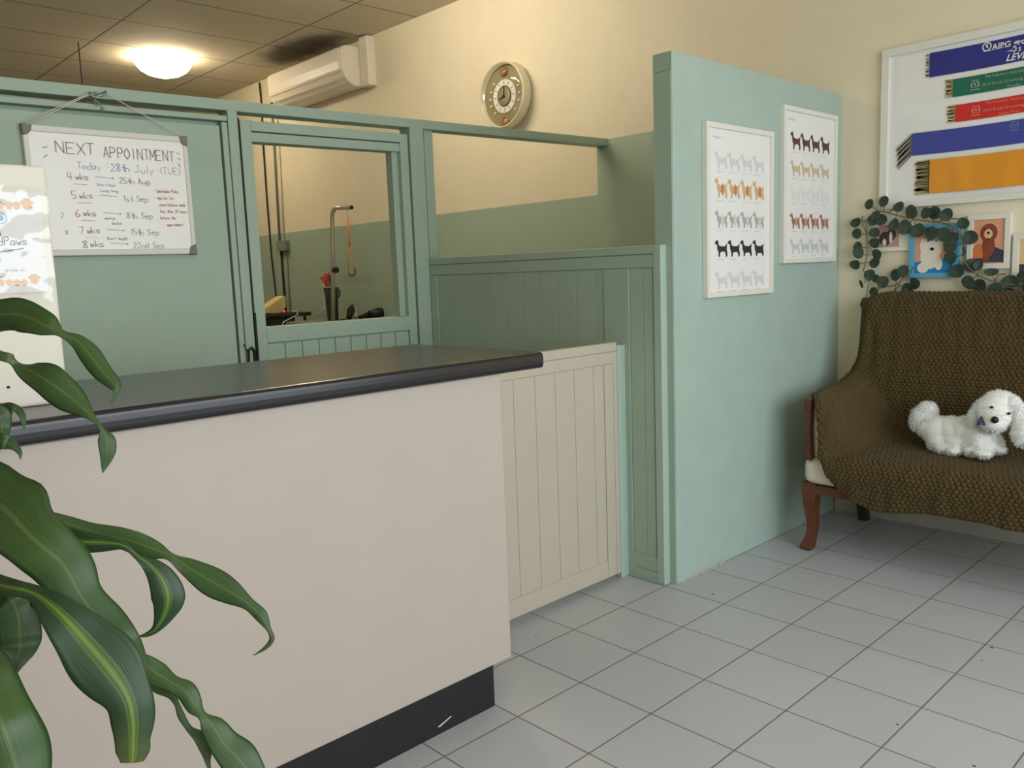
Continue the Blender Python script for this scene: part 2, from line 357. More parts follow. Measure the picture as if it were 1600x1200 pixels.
mb = MB(); boards(mb, [-.6, -.35, -.17], LY+.012, LY+.02, .38, 4.675); mb.build('board_panel', 'teal_paint', lw)
mb = MB(); mb.box((-.8, .845, 0), (-.69, LY, 3.56)); mb.build('gate_stop', 'teal_wall', lw, bevel=.003)

# ================================================================= RECEPTION
gt = thing('gate', (-.69, -.4, 0), 'cream tongue-and-groove panelled gate between the counter end and the low green wall', 'gate')
GX = -.69; gz = .09
mb = MB(); mb.box((GX-.1, -1.75, gz), (GX-.02, .835, 3.6)); mb.build('backing_sheet', 'gate_cream', gt)
mb = MB(); mb.box((GX-.12, -1.75, 3.48), (GX, .835, 3.61)); mb.build('cap_rail', 'gate_cream', gt, bevel=.003)
mb = MB(); mb.box((GX-.02, -1.75, 3.305), (GX-.002, .75, 3.475)); mb.build('upper_rail', 'gate_cream', gt, bevel=.002)
mb = MB(); mb.box((GX-.02, .75, gz), (GX, .835, 3.475)); mb.box((GX-.02, .545, gz), (GX-.002, .745, 3.30)); mb.build('stile', 'gate_cream', gt, bevel=.002)
mb = MB(); mb.box((GX-.02, -1.75, gz), (GX-.002, .54, .35)); mb.build('lower_rail', 'gate_cream', gt, bevel=.002)
mb = MB()
ys = [-1.75, -1.28, -.88, -.49, -.1, .31, .54]
for a, b in zip(ys, ys[1:]): mb.box((GX-.02, a+.009, .35), (GX-.012, b-.009, 3.30))
mb.build('board_panel', 'gate_cream', gt, bevel=.001)

ct = thing('reception_counter', (-.4, -6, 0), 'long cream reception counter with a black kick plate at its foot', 'counter')
mb = MB(); mb.box((.62, -13, .51), (.72, -2.80, 3.64)); mb.build('front_panel', 'counter_cream', ct, bevel=.002)
mb = MB(); mb.box((-1.3, -2.92, .51), (.62, -2.82, 3.64)); mb.build('end_panel', 'counter_cream', ct, bevel=.002)
mb = MB(); mb.box((-1.3, -13, 0), (.655, -3.01, .51)); mb.build('kick_plate', 'black_kick', ct, bevel=.001, label='black kick plate with scuffed white scratches')
mb = MB()
mb.prism([onx(712, 1052, .657), onx(725, 1057, .657), onx(750, 1047, .657), onx(749, 1049, .657), onx(751, 1045, .657), onx(735, 1047, .657)], (.003, 0, 0)); mb.build('paint_chip', 'off_white', ct); mb = MB()
mb.prism([onx(684, 1136, .657), onx(687, 1136, .657), onx(706, 1119, .657), onx(704, 1119, .657)], (.002, 0, 0))
mb.build('scratch', 'off_white', ct)
mb = MB(); zb, ztp = 3.645, 3.82; prof = []
for k in range(13):
    g = -math.pi/2 + math.pi*k/12; prof.append((.75+.07*abs(math.cos(g))**.6, (zb+ztp)/2+.0875*math.copysign(abs(math.sin(g))**.6, g)))
poly = [(-1.47, ztp), (-1.47, zb)] + prof
mb.prism([V(x, -13, z) for x, z in poly], (0, 13-2.25, 0))
ctop = mb.build('countertop', 'black_laminate', None, label='glossy black countertop with rounded front edge along the reception counter', cat='countertop')

# white upright panel on the counter with a plastic sleeve taped on
mb = MB(); mb.hexa([(.06, -8.6, 3.82), (.1, -8.6, 3.82), (.1, -6.76, 3.82), (.06, -6.76, 3.82)], [(.06, -8.6, 5.6), (.1, -8.6, 5.6), (.1, -6.745, 5.6), (.06, -6.745, 5.6)])
pnl = mb.build('display_panel', 'off_white', None, bevel=.006, label='plain off-white upright panel standing on the black countertop at the left', cat='panel')
p = onx(13, 605, .101); mb = MB(); mb.lathe(p, [(.0, 0), (.011, 0), (.011, .003), (0, .003)], ax='x', n=14); mb.build('screw_hole', 'dark_slot', pnl)

clearmat('clear_sleeve', .07, .5, .075)
sh = thing('notice_sleeve', tuple(onx(30, 450, .12)), 'clear plastic sleeve with a printed paw notice taped on the off-white upright panel', 'notice')
def sleeve(px, py): return onx(px, py, .105)
a = sleeve(-90, 300); bq = sleeve(61, 300); c_ = sleeve(76, 455); d_ = sleeve(-90, 465)
MB().prism([a, bq, c_, d_], (.004, 0, 0)).build('notice_sheet', 'paper', sh)
mb = MB(); nI, nJ = 60, 60; o_ = []
z0, z1, y0, y1 = d_.z-.06, a.z+.06, a.y-.0, bq.y+.03
for i in range(nI+1):
    for j in range(nJ+1):
        y = y0+(y1-y0)*i/nI; z = z0+(z1-z0)*j/nJ
        h = .03+.05*noise.noise(V(y*2.2, z*2.2, 0)) + .05*abs(noise.noise(V(y*3+5, z*2.2, 3)))+.006*noise.noise(V(y*12, z*12, 9))
        y += .03*noise.noise(V(0, z*5, 7))*(i/nI)
        o_.append((.112+h, y, z))
mb.add(o_, [(i*(nJ+1)+j, (i+1)*(nJ+1)+j, (i+1)*(nJ+1)+j+1, i*(nJ+1)+j+1) for i in range(nI) for j in range(nJ)])
mb.build('plastic_sleeve', 'clear_sleeve', sh, smooth=True)
mat('paw_orange', (226, 178, 120), .7); mat('logo_blue', (90, 160, 200), .6); mat('print_ink', (78, 74, 88), .6); mat('pen_magenta', (170, 40, 90), .6)
def paw(mb, p, r):
    E1, E2 = V(0, 1, 0), V(0, 0, 1)
    for (dx, dz, s_) in ((0, -.25, .6), (-.62, .25, .27), (-.22, .6, .27), (.22, .6, .27), (.62, .25, .27)):
        q = p + E1*dx*r + E2*dz*r; n = 10
        mb.add([q + E1*math.cos(2*math.pi*k/n)*r*s_ + E2*math.sin(2*math.pi*k/n)*r*s_ for k in range(n)], [tuple(range(n))])
mb = MB(); X_ = .1115
for px in (-16, 0, 14, 26): paw(mb, onx(px, 321+px*.02, X_), .035)
paw(mb, onx(42, 319, X_), .05); paw(mb, onx(54, 436, X_), .045)
for px in (2, 15, 27, 38): paw(mb, onx(px, 442, X_), .03)
mb.build('paw_border', 'paw_orange', sh); mb = MB()
q = onx(1, 341, X_)
for k in range(20):
    g0, g1 = 2*math.pi*k/20, 2*math.pi*(k+1)/20
    f_ = lambda g, r: q+V(0, math.cos(g)*r, math.sin(g)*r)
    mb.add([f_(g0, .036), f_(g1, .036), f_(g1, .042), f_(g0, .042)], [(0, 1, 2, 3)])
mb.add([q+V(0, math.cos(k)*.022, math.sin(k)*.022) for k in (0, 1.2, 2.5, 3.7, 5)], [(0, 1, 2, 3, 4)])
mb.build('round_logo', 'logo_blue', sh); mb = MB(); mb.mi = 0
strokes(mb, 'dPaws', onx(-2, 383, X_), V(0, 1, .03), V(0, 0, 1), .055, V(1, 0, 0), .007)
mb.tube([onx(0, 394, X_), onx(18, 391, X_), onx(37, 388, X_)], .003, 4)
mb.mi = 1; strokes(mb, 'A', onx(-3, 370, X_), V(0, 1, 0), V(0, 0, 1), .05, V(1, 0, 0), .007)
mb.mi = 2; strokes(mb, 'groom on', onx(8, 424, X_), V(0, 1, 0), V(0, 0, 1), .025, V(1, 0, 0), .004); strokes(mb, 'all', onx(0, 434, X_), V(0, 1, 0), V(0, 0, 1), .025, V(1, 0, 0), .004)
mb.build('lettering', ['print_ink', 'pen_magenta', 'faint_ink'], sh)

# ---- whiteboard hung on the flush door
wb = thing('whiteboard', (PX+.06, -4.45, 5.1), 'small whiteboard with handwritten NEXT APPOINTMENT list hanging from string on green door', 'whiteboard')
WX = PX+.08
c0, c1, c2, c3 = onx(33, 193, WX), onx(291, 214, WX), onx(300, 399, WX), onx(52, 398, WX)
ex = (c1-c0); Wd = ex.length; ex.normalize(); ez = (c0-c3); Ht = ((c0-c3).length+(c1-c2).length)/2; ez = V(0, -ex.z, ex.y).normalized(); nX = V(1, 0, 0)
ob = c0 - ez*Ht
def wp(u, v, d=0): return ob + ex*(u*Wd) + ez*(v*Ht) + nX*d
mb = MB(); mb.prism([wp(0.01, .01, -.06), wp(.99, .01, -.06), wp(.99, .99, -.06), wp(.01, .99, -.06)], (.055, 0, 0)); mb.build('board_face', 'white_gloss', wb)
fwv = .035; fwh = fwv*Ht/Wd*1.0
for (a0, a1, b0, b1) in ((0, 1, 0, .05), (0, 1, .95, 1), (0, .03, .05, .95), (.97, 1, .05, .95)):
    mb = MB(); mb.prism([wp(a0, b0, -.075), wp(a1, b0, -.075), wp(a1, b1, -.075), wp(a0, b1, -.075)], (.09, 0, 0)); mb.build('frame_strip', 'white_frame', wb, bevel=.004)
for (u_, v_, su, sv) in ((0, 0, 1, 1), (1, 0, -1, 1), (1, 1, -1, -1), (0, 1, 1, -1)):
    pts = [wp(u_-.004*su, v_-.006*sv, -.08)]
    for k in range(7):
        g = math.pi/2*k/6; pts.append(wp(u_+su*.055*math.cos(g), v_+sv*.085*math.sin(g), -.08))
    if True: MB().prism(pts, (.105, 0, 0)).build('corner_cap', 'grey_plastic', wb, bevel=.004, label='grey plastic corner cap')
mb = MB()
def wr_(txt, u, v, h, mi, wd=.011, adv=.78): mb.mi = mi; return strokes(mb, txt, wp(u, v, .002), ex, ez, h, nX, wd, adv)
wr_('NEXT', .175, .80, .145, 0, .015, 1.0); wr_('APPOINTMENT', .455, .785, .14, 0, .014, .72)
wr_('Today :', .29, .685, .09, 2, .009); wr_('28th', .49, .68, .10, 2, .012); wr_('July (TUE)', .64, .675, .095, 2, .009, .85)
rows = [('4', 'wks', .60, '25th Aug'), ('5', 'wks', .455, '1st Sep'), ('6', 'wks', .315, '8th Sep'), ('7', 'wks', .18, '15th Sep'), ('8', 'wks', .07, '22nd Sep')]
for k, (n_, w_, v, t) in enumerate(rows):
    u_ = .225+k*.012
    wr_(n_, u_, v-.012*k/4, .1, 1 if k < 3 else (1 if k == 3 else 0), .011); wr_(w_, u_+.045, v, .085, 0, .010)
    wr_(t, u_+.31, v-.015, .08, 0 if k < 1 else 3, .009)
    mb.mi = 3; a = wp(u_+.165, v+.03, .002); b = wp(u_+.275, v+.02, .002); s_ = ez*.004
    mb.add([a-s_, b-s_, b+s_, a+s_], [(0, 1, 2, 3)])
    if k != 1: mb.add([b+ez*.012-ex*.02, b+ex*.006, b-ez*.012-ex*.02], [(0, 1, 2)])
    mb.mi = 1 if k < 3 else 4; a = wp(u_+.03, v-.035, .002); b = wp(u_+.11, v-.038, .002); mb.add([a-s_, b-s_, b+s_, a+s_], [(0, 1, 2, 3)])
wr_('Short hair', .395, .555, .04, 2, .006); wr_('Long long', .41, .51, .04, 2, .006)
wr_('medium', .42, .29, .035, 2, .006); wr_('double', .46, .25, .035, 2, .006); wr_('Short length', .42, .125, .04, 3, .006, .7)
for k, t in enumerate(['- Cancellation Policy', '- applies for', 'cancellations made', 'less than 24 hours', 'before the', 'appointment']):
    wr_(t, (.745 if k < 2 else .775)+(.04 if k == 5 else 0), .52-k*.056, .045, 1, .007, .44 if k == 0 else .56)
for (u0_, v0_, u1_, v1_, mi) in ((.10, .83, .13, .84, 0), (.10, .755, .125, .78, 0), (.925, .86, .945, .85, 0), (.93, .82, .945, .80, 0), (.93, .77, .94, .74, 0)):
    mb.mi = mi; a = wp(u0_, v0_, .002); b = wp(u1_, v1_, .002); t_ = (b-a).normalized(); s_ = nX.cross(t_)*.006; mb.add([a-s_, b-s_, b+s_, a+s_], [(0, 1, 2, 3)])
wr_('2', .165, .30, .07, 3, .008); wr_('8', .18, .17, .05, 0, .007)
mb.build('handwriting', ['black_ink', 'red_ink', 'blue_ink', 'faint_ink', 'off_white'], wb)
hk = onx(150, 152, PX+.06)
mb = MB()
for e, px, py in ((c0, 137, 147), (c0+V(0, .04, -.02), 139, 148), (c1+V(0, -.07, 0), 165, 146)): mb.tube([e+nX*.03, onx(px, py, PX+.07)], .006, 6)
mb.tube([onx(137, 147, PX+.07), onx(150, 152, PX+.08), onx(165, 146, PX+.07)], .006, 6)
mb.build('hanging_string', 'string', wb, smooth=True, label='white hanging string')
mb = MB()
def rb(pts, r, mbx): mbx.tube([onx(x, y, PX+.06) for x, y in pts], r, 6)
rb([(138, 145), (145, 148), (155, 149), (166, 144)], .02, mb); rb([(145, 150), (150, 158), (154, 160), (160, 166), (163, 169), (161, 171), (157, 170)], .008, mb)
rb([(150, 150), (147, 158), (151, 166)], .006, mb); rb([(140, 151), (148, 144), (160, 150), (166, 142)], .012, mb)
mb.build('coat_hook', 'hook_metal', None, smooth=True, label='small pale blue metal hook on green top rail above whiteboard', cat='hook')

# ================================================================= ON THE RIGHT-HAND WALL
# air conditioner
ac = thing('air_conditioner', (-17, WY, 10.3), 'white split air conditioner unit high on the cream wall under the ceiling', 'air conditioner')
A0, A1 = -18.9, -14.5
prof = [(6.24, 11.46), (5.62, 11.46), (5.45, 11.42), (5.38, 11.34), (5.36, 11.0), (5.38, 10.75), (5.46, 10.55), (5.62, 10.4), (5.82, 10.32), (6.24, 10.36)]
MB().prism([V(A0, y, z) for y, z in prof], (A1-A0, 0, 0)).build('casing', 'ac_plastic', ac, bevel=.008, seg=3)
f_ = [(5.345, 11.36), (5.33, 11.0), (5.345, 10.78), (5.375, 10.70), (5.39, 11.0), (5.385, 11.36)]
MB().prism([V(A0-.01, y, z) for y, z in f_], (A1-A0-.10, 0, 0)).build('front_cover', 'ac_plastic', ac, bevel=.004)
def sl(t, off): # point on the lower curved face
    a = V(0, 5.46, 10.55); b = V(0, 5.82, 10.32); return a.lerp(b, t)+V(0, -.5, -.8).normalized()*off
MB().prism([sl(0, .004)+V(A0+.4, 0, 0), sl(.55, .01)+V(A0+.4, 0, 0), sl(.55, .02)+V(A0+.4, 0, 0), sl(0, .02)+V(A0+.4, 0, 0)], (A1-A0-.9, 0, 0)).build('louvre_flap', 'ac_plastic', ac, bevel=.003)
MB().prism([sl(.58, .0)+V(A0+.5, 0, 0), sl(.66, .0)+V(A0+.5, 0, 0), sl(.66, .012)+V(A0+.5, 0, 0), sl(.58, .012)+V(A0+.5, 0, 0)], (A1-A0-1.2, 0, 0)).build('louvre_slot', 'dark_slot', ac)
MB().box((-14.46, 5.98, 10.3), (-14.06, WY, 11.70)).build('pipe_duct', 'ac_plastic', None, bevel=.006, label='white boxed pipe duct beside the air conditioner reaching the ceiling', cat='duct')

# clock
CY = WY
cc = ony(787, 149, 6.0); R_ = .80
ck = thing('wall_clock', (cc.x, WY, cc.z-R_), 'round gold and silver skeleton wall clock with bulging glass above the top rail', 'clock')
mat('pale_gold', (212, 198, 150), .3, .35); mat('old_gold', (150, 140, 98), .5, .1); mat('rose_gold', (176, 130, 104), .35, .5); mat('silver_ring', (240, 238, 232), .4); mat('bezel_white', (214, 206, 178), .35, .1)
cz = V(cc.x, 0, cc.z)
MB().lathe(cz+V(0, WY, 0), [(0, 0), (R_*.9, 0), (R_*.92, -.06), (R_, -.12), (R_, -.32), (R_*.975, -.37), (R_*.94, -.37), (R_*.93, -.2), (0, -.2)], ax='y', n=64).build('bezel', 'bezel_white', ck, smooth=True)
MB().lathe(cz+V(0, WY-.21, 0), [(0, 0), (R_*.925, 0), (R_*.925, -.01), (0, -.01)], ax='y', n=64).build('dial', 'old_gold', ck)
def ring(mb, c, r1, r2, t, n=48): mb.lathe(c, [(r1, 0), (r2, 0), (r2, -t), (r1, -t), (r1, 0)], ax='y', n=n)
mb = MB(); cr = cz+V(0.0, WY-.222, -.02); n = 48
for k in range(n):
    g0, g1 = 2*math.pi*k/n, 2*math.pi*(k+1)/n
    q = lambda g, r, d: cr+V(math.cos(g)*r, -d, math.sin(g)*r)
    mb.add([q(g0, .26, 0), q(g1, .26, 0), q(g1, .40, 0), q(g0, .40, 0), q(g0, .26, .03), q(g1, .26, .03), q(g1, .40, .03), q(g0, .40, .03)], [(4, 5, 6, 7), (0, 1, 5, 4), (2, 3, 7, 6)])
mb.mi = 1
for k in range(12):
    g = 2*math.pi*k/12; d = V(math.cos(g), 0, math.sin(g)); s_ = V(-d.z, 0, d.x)*.012; a = cr+d*.29+V(0, -.033, 0); b = cr+d*.37+V(0, -.033, 0)
    mb.add([a-s_, b-s_, b+s_, a+s_], [(0, 1, 2, 3)])
mb.build('chapter_ring', ['silver_ring', 'grey_plastic'], ck, smooth=False)
mb = MB()
mb.lathe(cr, [(0, 0), (.2, 0), (.22, -.02), (.2, -.035), (0, -.035)], ax='y', n=32); mb.build('movement', 'old_gold', ck, smooth=True)
def ycurve(pts, r, mbx): mbx.tube([cr+V(x, -.05, z) for x, z in pts], r, 6)
mb = MB(); ycurve([(0, 0), (.02, .24)], .012, mb); ycurve([(0, 0), (-.17, -.06)], .014, mb); mb.lathe(cr+V(0, -.045, 0), [(0, 0), (.03, 0), (.03, -.02), (0, -.02)], ax='y', n=14); mb.build('hands', 'black_plastic', ck)
for sgn, zc in ((1, .58), (-1, -.6)):
    mb = MB(); mb.lathe(cr+V(0, -.0, zc), [(0, 0), (.07, 0), (.085, -.03), (.06, -.05), (0, -.055)], ax='y', n=20)
    for s2 in (-1, 1): ycurve([(s2*.02, zc-.10*sgn), (s2*.12, zc-.02*sgn), (s2*.1, zc+.10*sgn), (s2*.03, zc+.09*sgn)], .016, mb)
    mb.build('rotating_ornament', 'rose_gold', ck, smooth=True)
mb = MB()
for g in (20, 160, 200, 340, 180, 0, 225, 315, 135, 45):
    g = math.radians(g); mb.lathe(cr+V(math.cos(g)*.52, 0, math.sin(g)*.5), [(0, 0), (.03, -.0), (.035, -.02), (.02, -.04), (0, -.045)], ax='y', n=12)
mb.build('crystal_stud', 'silver_ring', ck, smooth=True, kind='stuff')
clearmat('clock_glass', .02, .5, .06)
mb = MB(); pr = [(R_*.925*math.sin(math.radians(a)), -.12-.12*math.cos(math.radians(a))) for a in range(0, 91, 10)]
mb.lathe(cz+V(0, WY-.22, 0), [(r+1e-4, h) for r, h in pr], ax='y', n=64, cap=False); mb.build('glass_dome', 'clock_glass', ck, smooth=True)

# ceiling lamp + cord + fluorescent batten behind the front desk
mat('lamp_rim', (230, 226, 214), .5)
emis('lamp_glow', (255, 236, 205), 26)
lc = onz(255, 97, ZC-.15); lp = thing('ceiling_lamp', (lc.x, lc.y, ZC-.6), 'lit round dome ceiling lamp near the back of the room', 'ceiling light')
MB().lathe((lc.x, lc.y, ZC), [(0, 0), (.66, 0), (.68, -.05), (.66, -.1), (0, -.1)]).build('lamp_base', 'lamp_rim', lp, smooth=True)
MB().lathe((lc.x, lc.y, ZC-.1), [(0, 0), (.84, 0), (.85, -.06), (.8, -.17), (.68, -.31), (.5, -.42), (.26, -.49), (0.001, -.51)], n=48).build('glass_dome', 'lamp_glow', lp, smooth=True, label='glowing white glass dome')
p = onz(122, 66, ZC); MB().tube([(p.x, p.y, ZC), (p.x+.01, p.y, 9.5), (p.x, p.y, 3)], .018, 6).build('hanging_cord', 'dark_slot', None, label='thin dark cord hanging from the ceiling joint left of the lamp', cat='cord')
emis('tube_glow', (255, 240, 216), 122); emis('fill_glow', (255, 240, 215), 26)
tl = thing('tube_light', (-8.4, 1.2, ZC-.4), 'long lit tube light on the ceiling behind the partition', 'ceiling light')
MB().box((-10.8, 1.05, ZC-.18), (-6, 1.35, ZC)).build('lamp_base', 'lamp_rim', tl, bevel=.004)
MB().tube([(-10.7, 1.2, ZC-.27), (-6.1, 1.2, ZC-.27)], .055, 12).build('lit_tube', 'tube_glow', tl, smooth=True)

fill_tube = thing('tube_light', (3.5, -5.5, ZC-.4), 'unseen tube light added as fill on the ceiling over the reception floor', 'ceiling light')  # out-of-view tube, added as warm fill for floor and upper walls
MB().box((3.35, -8, ZC-.18), (3.65, -3, ZC)).build('lamp_base', 'lamp_rim', fill_tube, bevel=.004)
MB().tube([(3.5, -7.9, ZC-.27), (3.5, -3.1, ZC-.27)], .055, 12).build('lit_tube', 'fill_glow', fill_tube, smooth=True)

# conduits and junction box behind the opening
def pipe(name, pts, r, m, **k): MB().tube([ony(x, y, WY-.05) for x, y in pts], r, 8).build(name, m, None, smooth=True, **k)
pipe('cable', [(405, 129), (408, 158), (411, 225), (416, 300), (424, 400), (432, 470), (436, 520)], .028, 'dark_slot', label='thin dark cable down the back wall, leftmost of the wall pipes', cat='cable')
pipe('conduit_pipe', [(424, 160), (428, 225), (437, 378)], .04, 'pipe_grey', label='grey conduit pipe above the junction box on the wall', cat='pipe', group='conduits above the junction box')
pipe('conduit_pipe', [(431, 160), (435, 225), (444, 378)], .028, 'cream_paint', label='thin cream conduit above the junction box on the wall', cat='pipe', group='conduits above the junction box')
pipe('conduit_pipe', [(439, 390), (444, 455), (449, 520)], .045, 'dark_slot', label='dark conduit pipe below the junction box, left of two', cat='pipe', group='conduits below the junction box')
pipe('conduit_pipe', [(447, 390), (451, 455), (456, 520)], .03, 'pipe_grey', label='slim grey-green conduit below the junction box, right of two', cat='pipe', group='conduits below the junction box')
p = ony(435, 377, WY-.1); q = ony(450, 391, WY-.1); MB().box((p.x, WY-.2, p.z), (q.x, WY-.012, q.z)).build('junction_box', 'pipe_grey', None, bevel=.006, label='grey junction box on the green part of the back wall', cat='junction box')

# ---- back-room tables and tools seen through the opening
gt_ = thing('grooming_table', (-15.5, 5, 0), 'grey topped grooming table behind the door opening', 'table')
TZ = 3.4
MB().box((-16.7, 4.15, TZ-.12), (-12.6, 6.1, TZ)).build('tabletop', 'table_top', gt_, bevel=.01)
for x, y in ((-16.5, 4.4), (-16.5, 5.9), (-12.8, 4.4), (-12.8, 5.9)): MB().tube([(x, y, 0), (x, y, TZ-.12)], .06, 10).build('leg', 'brushed_steel', gt_)
dt = thing('work_table', (-18.6, 4.5, 0), 'low dark work table at the left of the door opening', 'table')
DZ = 3.6
MB().box((-19.3, 3.2, DZ-.12), (-18.1, 5.9, DZ)).build('tabletop', 'dark_table', dt, bevel=.01)
MB().box((-19.2, 3.3, 0.1), (-18.2, 5.2, DZ-.12)).build('cabinet_body', 'dark_table', dt, bevel=.01)
for x in (-19.1, -18.3): MB().tube([(x, 5.75, 0), (x, 5.75, DZ-.12)], .05, 8).build('leg', 'dark_table', dt)
def tz(x, y, Z=TZ): return onz(x, y, Z)
# cream wedge (folded apron bag) + red lit gadget
DXp = -18.35
mb = MB(); pts = [onx(410, 484, DXp), onx(443, 462, DXp), onx(447, 463, DXp), onx(448, 480, DXp), onx(441, 489, DXp), onx(430, 491, DXp), onx(412, 490, DXp)]
zmin = DZ+.005; pts = [V(v.x, v.y, max(v.z, zmin)) for v in pts]
mb.prism(pts, (-.5, 0, 0)); mb.build('folded_bag', 'cloth_cream', None, bevel=.02, seg=3, label='cream cone-shaped fabric item lying on the dark table', cat='bag')
q = onz(438, 489, DZ); emis('red_led', (255, 60, 40), 3)
pw = thing('power_adapter', (q.x, q.y, DZ+.005), 'small adapter with red light and pale cable on dark table', 'adapter')
MB().box((q.x-.08, q.y-.1, DZ+.006), (q.x+.08, q.y+.14, DZ+.12)).build('housing', 'red_rubber', pw, bevel=.01)
MB().lathe((q.x+.085, q.y+.08, DZ+.05), [(0, 0), (.03, 0), (.03, .01), (0, .01)], ax='x', n=10).build('indicator_light', 'red_led', pw)
MB().tube([V(q.x+.05, q.y+.12, DZ+.06), V(-18.1, q.y+.2, DZ+.04), V(-18.03, q.y+.22, DZ-.05), onx(443, 503, -18.0), onx(439, 516, -18.0)], .02, 6).build('cable', 'string', pw, smooth=True)
# grooming arm clamped on the table
AY = 4.75
ga = thing('grooming_stand', tuple(ony(520, 499, AY)), 'steel grooming arm with bent top and hanging orange restraint loop', 'grooming arm')
def ap(x, y, d=0): return ony(x, y, AY+d)
base = ap(520.5, 499); base.z = TZ
MB().tube([base, ap(520, 400), ap(519, 345), ap(519.3, 334), ap(521.5, 327.5), ap(526, 324.8), ap(549, 324)], .062, 12).build('steel_pole', 'brushed_steel', ga, smooth=True)
a = ap(545.5, 324); b = ap(549.8, 324); MB().tube([a, b], .062, 10).build('end_cap', 'black_plastic', ga)
MB().tube([ap(522, 422), ap(526, 422)], .09, 8).build('clamp_knob', 'black_plastic', ga)
mb = MB(); mb.tube([ap(542.3, 326), ap(542.6, 338)], .025, 6); mb.build('clip', 'brushed_steel', ga)
mb = MB(); mb.tube([ap(543, 338), ap(545, 365), ap(546, 385)], .028, 6); mb.tube([ap(546, 385), ap(543.5, 405), ap(545, 427)], .014, 6); mb.tube([ap(546, 385), ap(551, 400), ap(554, 412), ap(555, 424)], .016, 6)
mb.build('restraint_loop', 'orange_cord', ga, smooth=True, label='orange restraint loop')
mb = MB(); mb.tube([ap(544.5, 427), ap(548, 431.5), ap(552, 431), ap(555, 427), ap(555, 420)], .018, 6); mb.build('loop_end', 'dark_slot', ga, smooth=True)
# tool caddy round the pole foot
tc = thing('tool_holder', tuple(base+V(.1, -.12, 0)), 'dark green glass tool holder with red handled tools at the foot of grooming arm', 'tool holder')
hb = tz(520.5, 500.5); r1 = .21
MB().lathe((hb.x, hb.y, TZ), [(0, 0), (.17, 0), (.2, .7), (.23, 1.02), (.2, 1.02), (.17, .72), (.14, .04), (0, .04)], n=20).build('jar', 'jar_glass', tc, smooth=True)
ring_ = [V(hb.x+.235*math.cos(g), hb.y+.235*math.sin(g), TZ+1.03) for g in np.linspace(0, 2*math.pi, 21)]
MB().tube(ring_, .02, 6, cap=False).build('steel_rim', 'brushed_steel', tc, smooth=True)
for k, (dx, dy, h) in enumerate(((-.05, -.05, 1.5), (.04, .03, 1.65), (.09, -.04, 1.4))):
    MB().tube([V(hb.x+dx, hb.y+dy, TZ+.2), V(hb.x+dx*1.2, hb.y+dy, TZ+h*.75), V(hb.x+dx*.8, hb.y+dy*1.3, TZ+h)], [.02, .035, .05], 8).build('tool_handle', ['red_rubber', 'red_rubber', 'black_plastic'][k], tc, smooth=True)
def hp(x, y): d = ray(x, y); t = (hb-CP).dot(FW)/F; return CP+d*t
MB().tube([hp(528, 452), hp(531, 455), hp(530, 462), hp(528, 466)], .025, 6).build('hook_handle', 'black_plastic', tc, smooth=True)
mb = MB(); mb.tube([hp(510, 450), hp(509, 440), hp(505, 433), hp(508, 428), hp(510, 436), hp(507, 442), hp(502, 433)], .03, 6); mb.tube([hp(505, 436), hp(499, 434)], .02, 6)
bw = mb.build('red_ribbon', 'red_rubber', None, smooth=True, label='red ribbon scrap with pale cord hanging beside the tool holder', cat='ribbon')
mb = MB(); e_ = tz(510, 500); mb.tube([hp(506, 436), hp(505, 455), hp(507, 475), hp(507.5, 481), hp(508.5, 487), e_+V(0, 0, .02)], .014, 6); mb.tube([hp(509, 481), hp(502, 486), tz(497, 496)+V(0, 0, .02)], .012, 6); mb.build('pale_cord', 'string', bw, smooth=True)
# clipper, dryer
cl = thing('hair_clipper', tuple(tz(550, 499)), 'black clipper with cord lying on the grey table beside the tool holder', 'clipper')
def sp(x, y, z): p = tz(x, y); return V(p.x, p.y, TZ+z)
MB().tube([sp(546, 500, .08), sp(549, 499, .28), sp(552, 498, .42)], [.09, .12, .05], 10).build('housing', 'dark_slot', cl, smooth=True)
MB().tube([sp(556, 499, .08), sp(557, 498, .3), sp(559, 497, .5)], [.05, .05, .02], 8).build('blade', 'brushed_steel', cl, smooth=True)
MB().tube([sp(545, 500, .06), sp(538, 501, .03), sp(532, 501, .03)], .018, 6).build('cord', 'black_plastic', cl, smooth=True)
dr = thing('hair_dryer', tuple(tz(590, 497)), 'long black hand dryer lying at the right end of the grey table', 'dryer')
MB().tube([sp(560, 500, .08), sp(570, 499.5, .12), sp(580, 498, .14)], [.05, .07, .12], 10).build('nozzle', 'dark_slot', dr, smooth=True)
MB().tube([sp(578, 499, .16), sp(592, 498, .18), sp(608, 497, .18), sp(632, 495, .18)], [.13, .17, .16, .17], 12).build('body', 'black_plastic', dr, smooth=True)
MB().box(sp(594, 498, .32), sp(604, 497.3, .38)).build('switch', 'brushed_steel', dr)

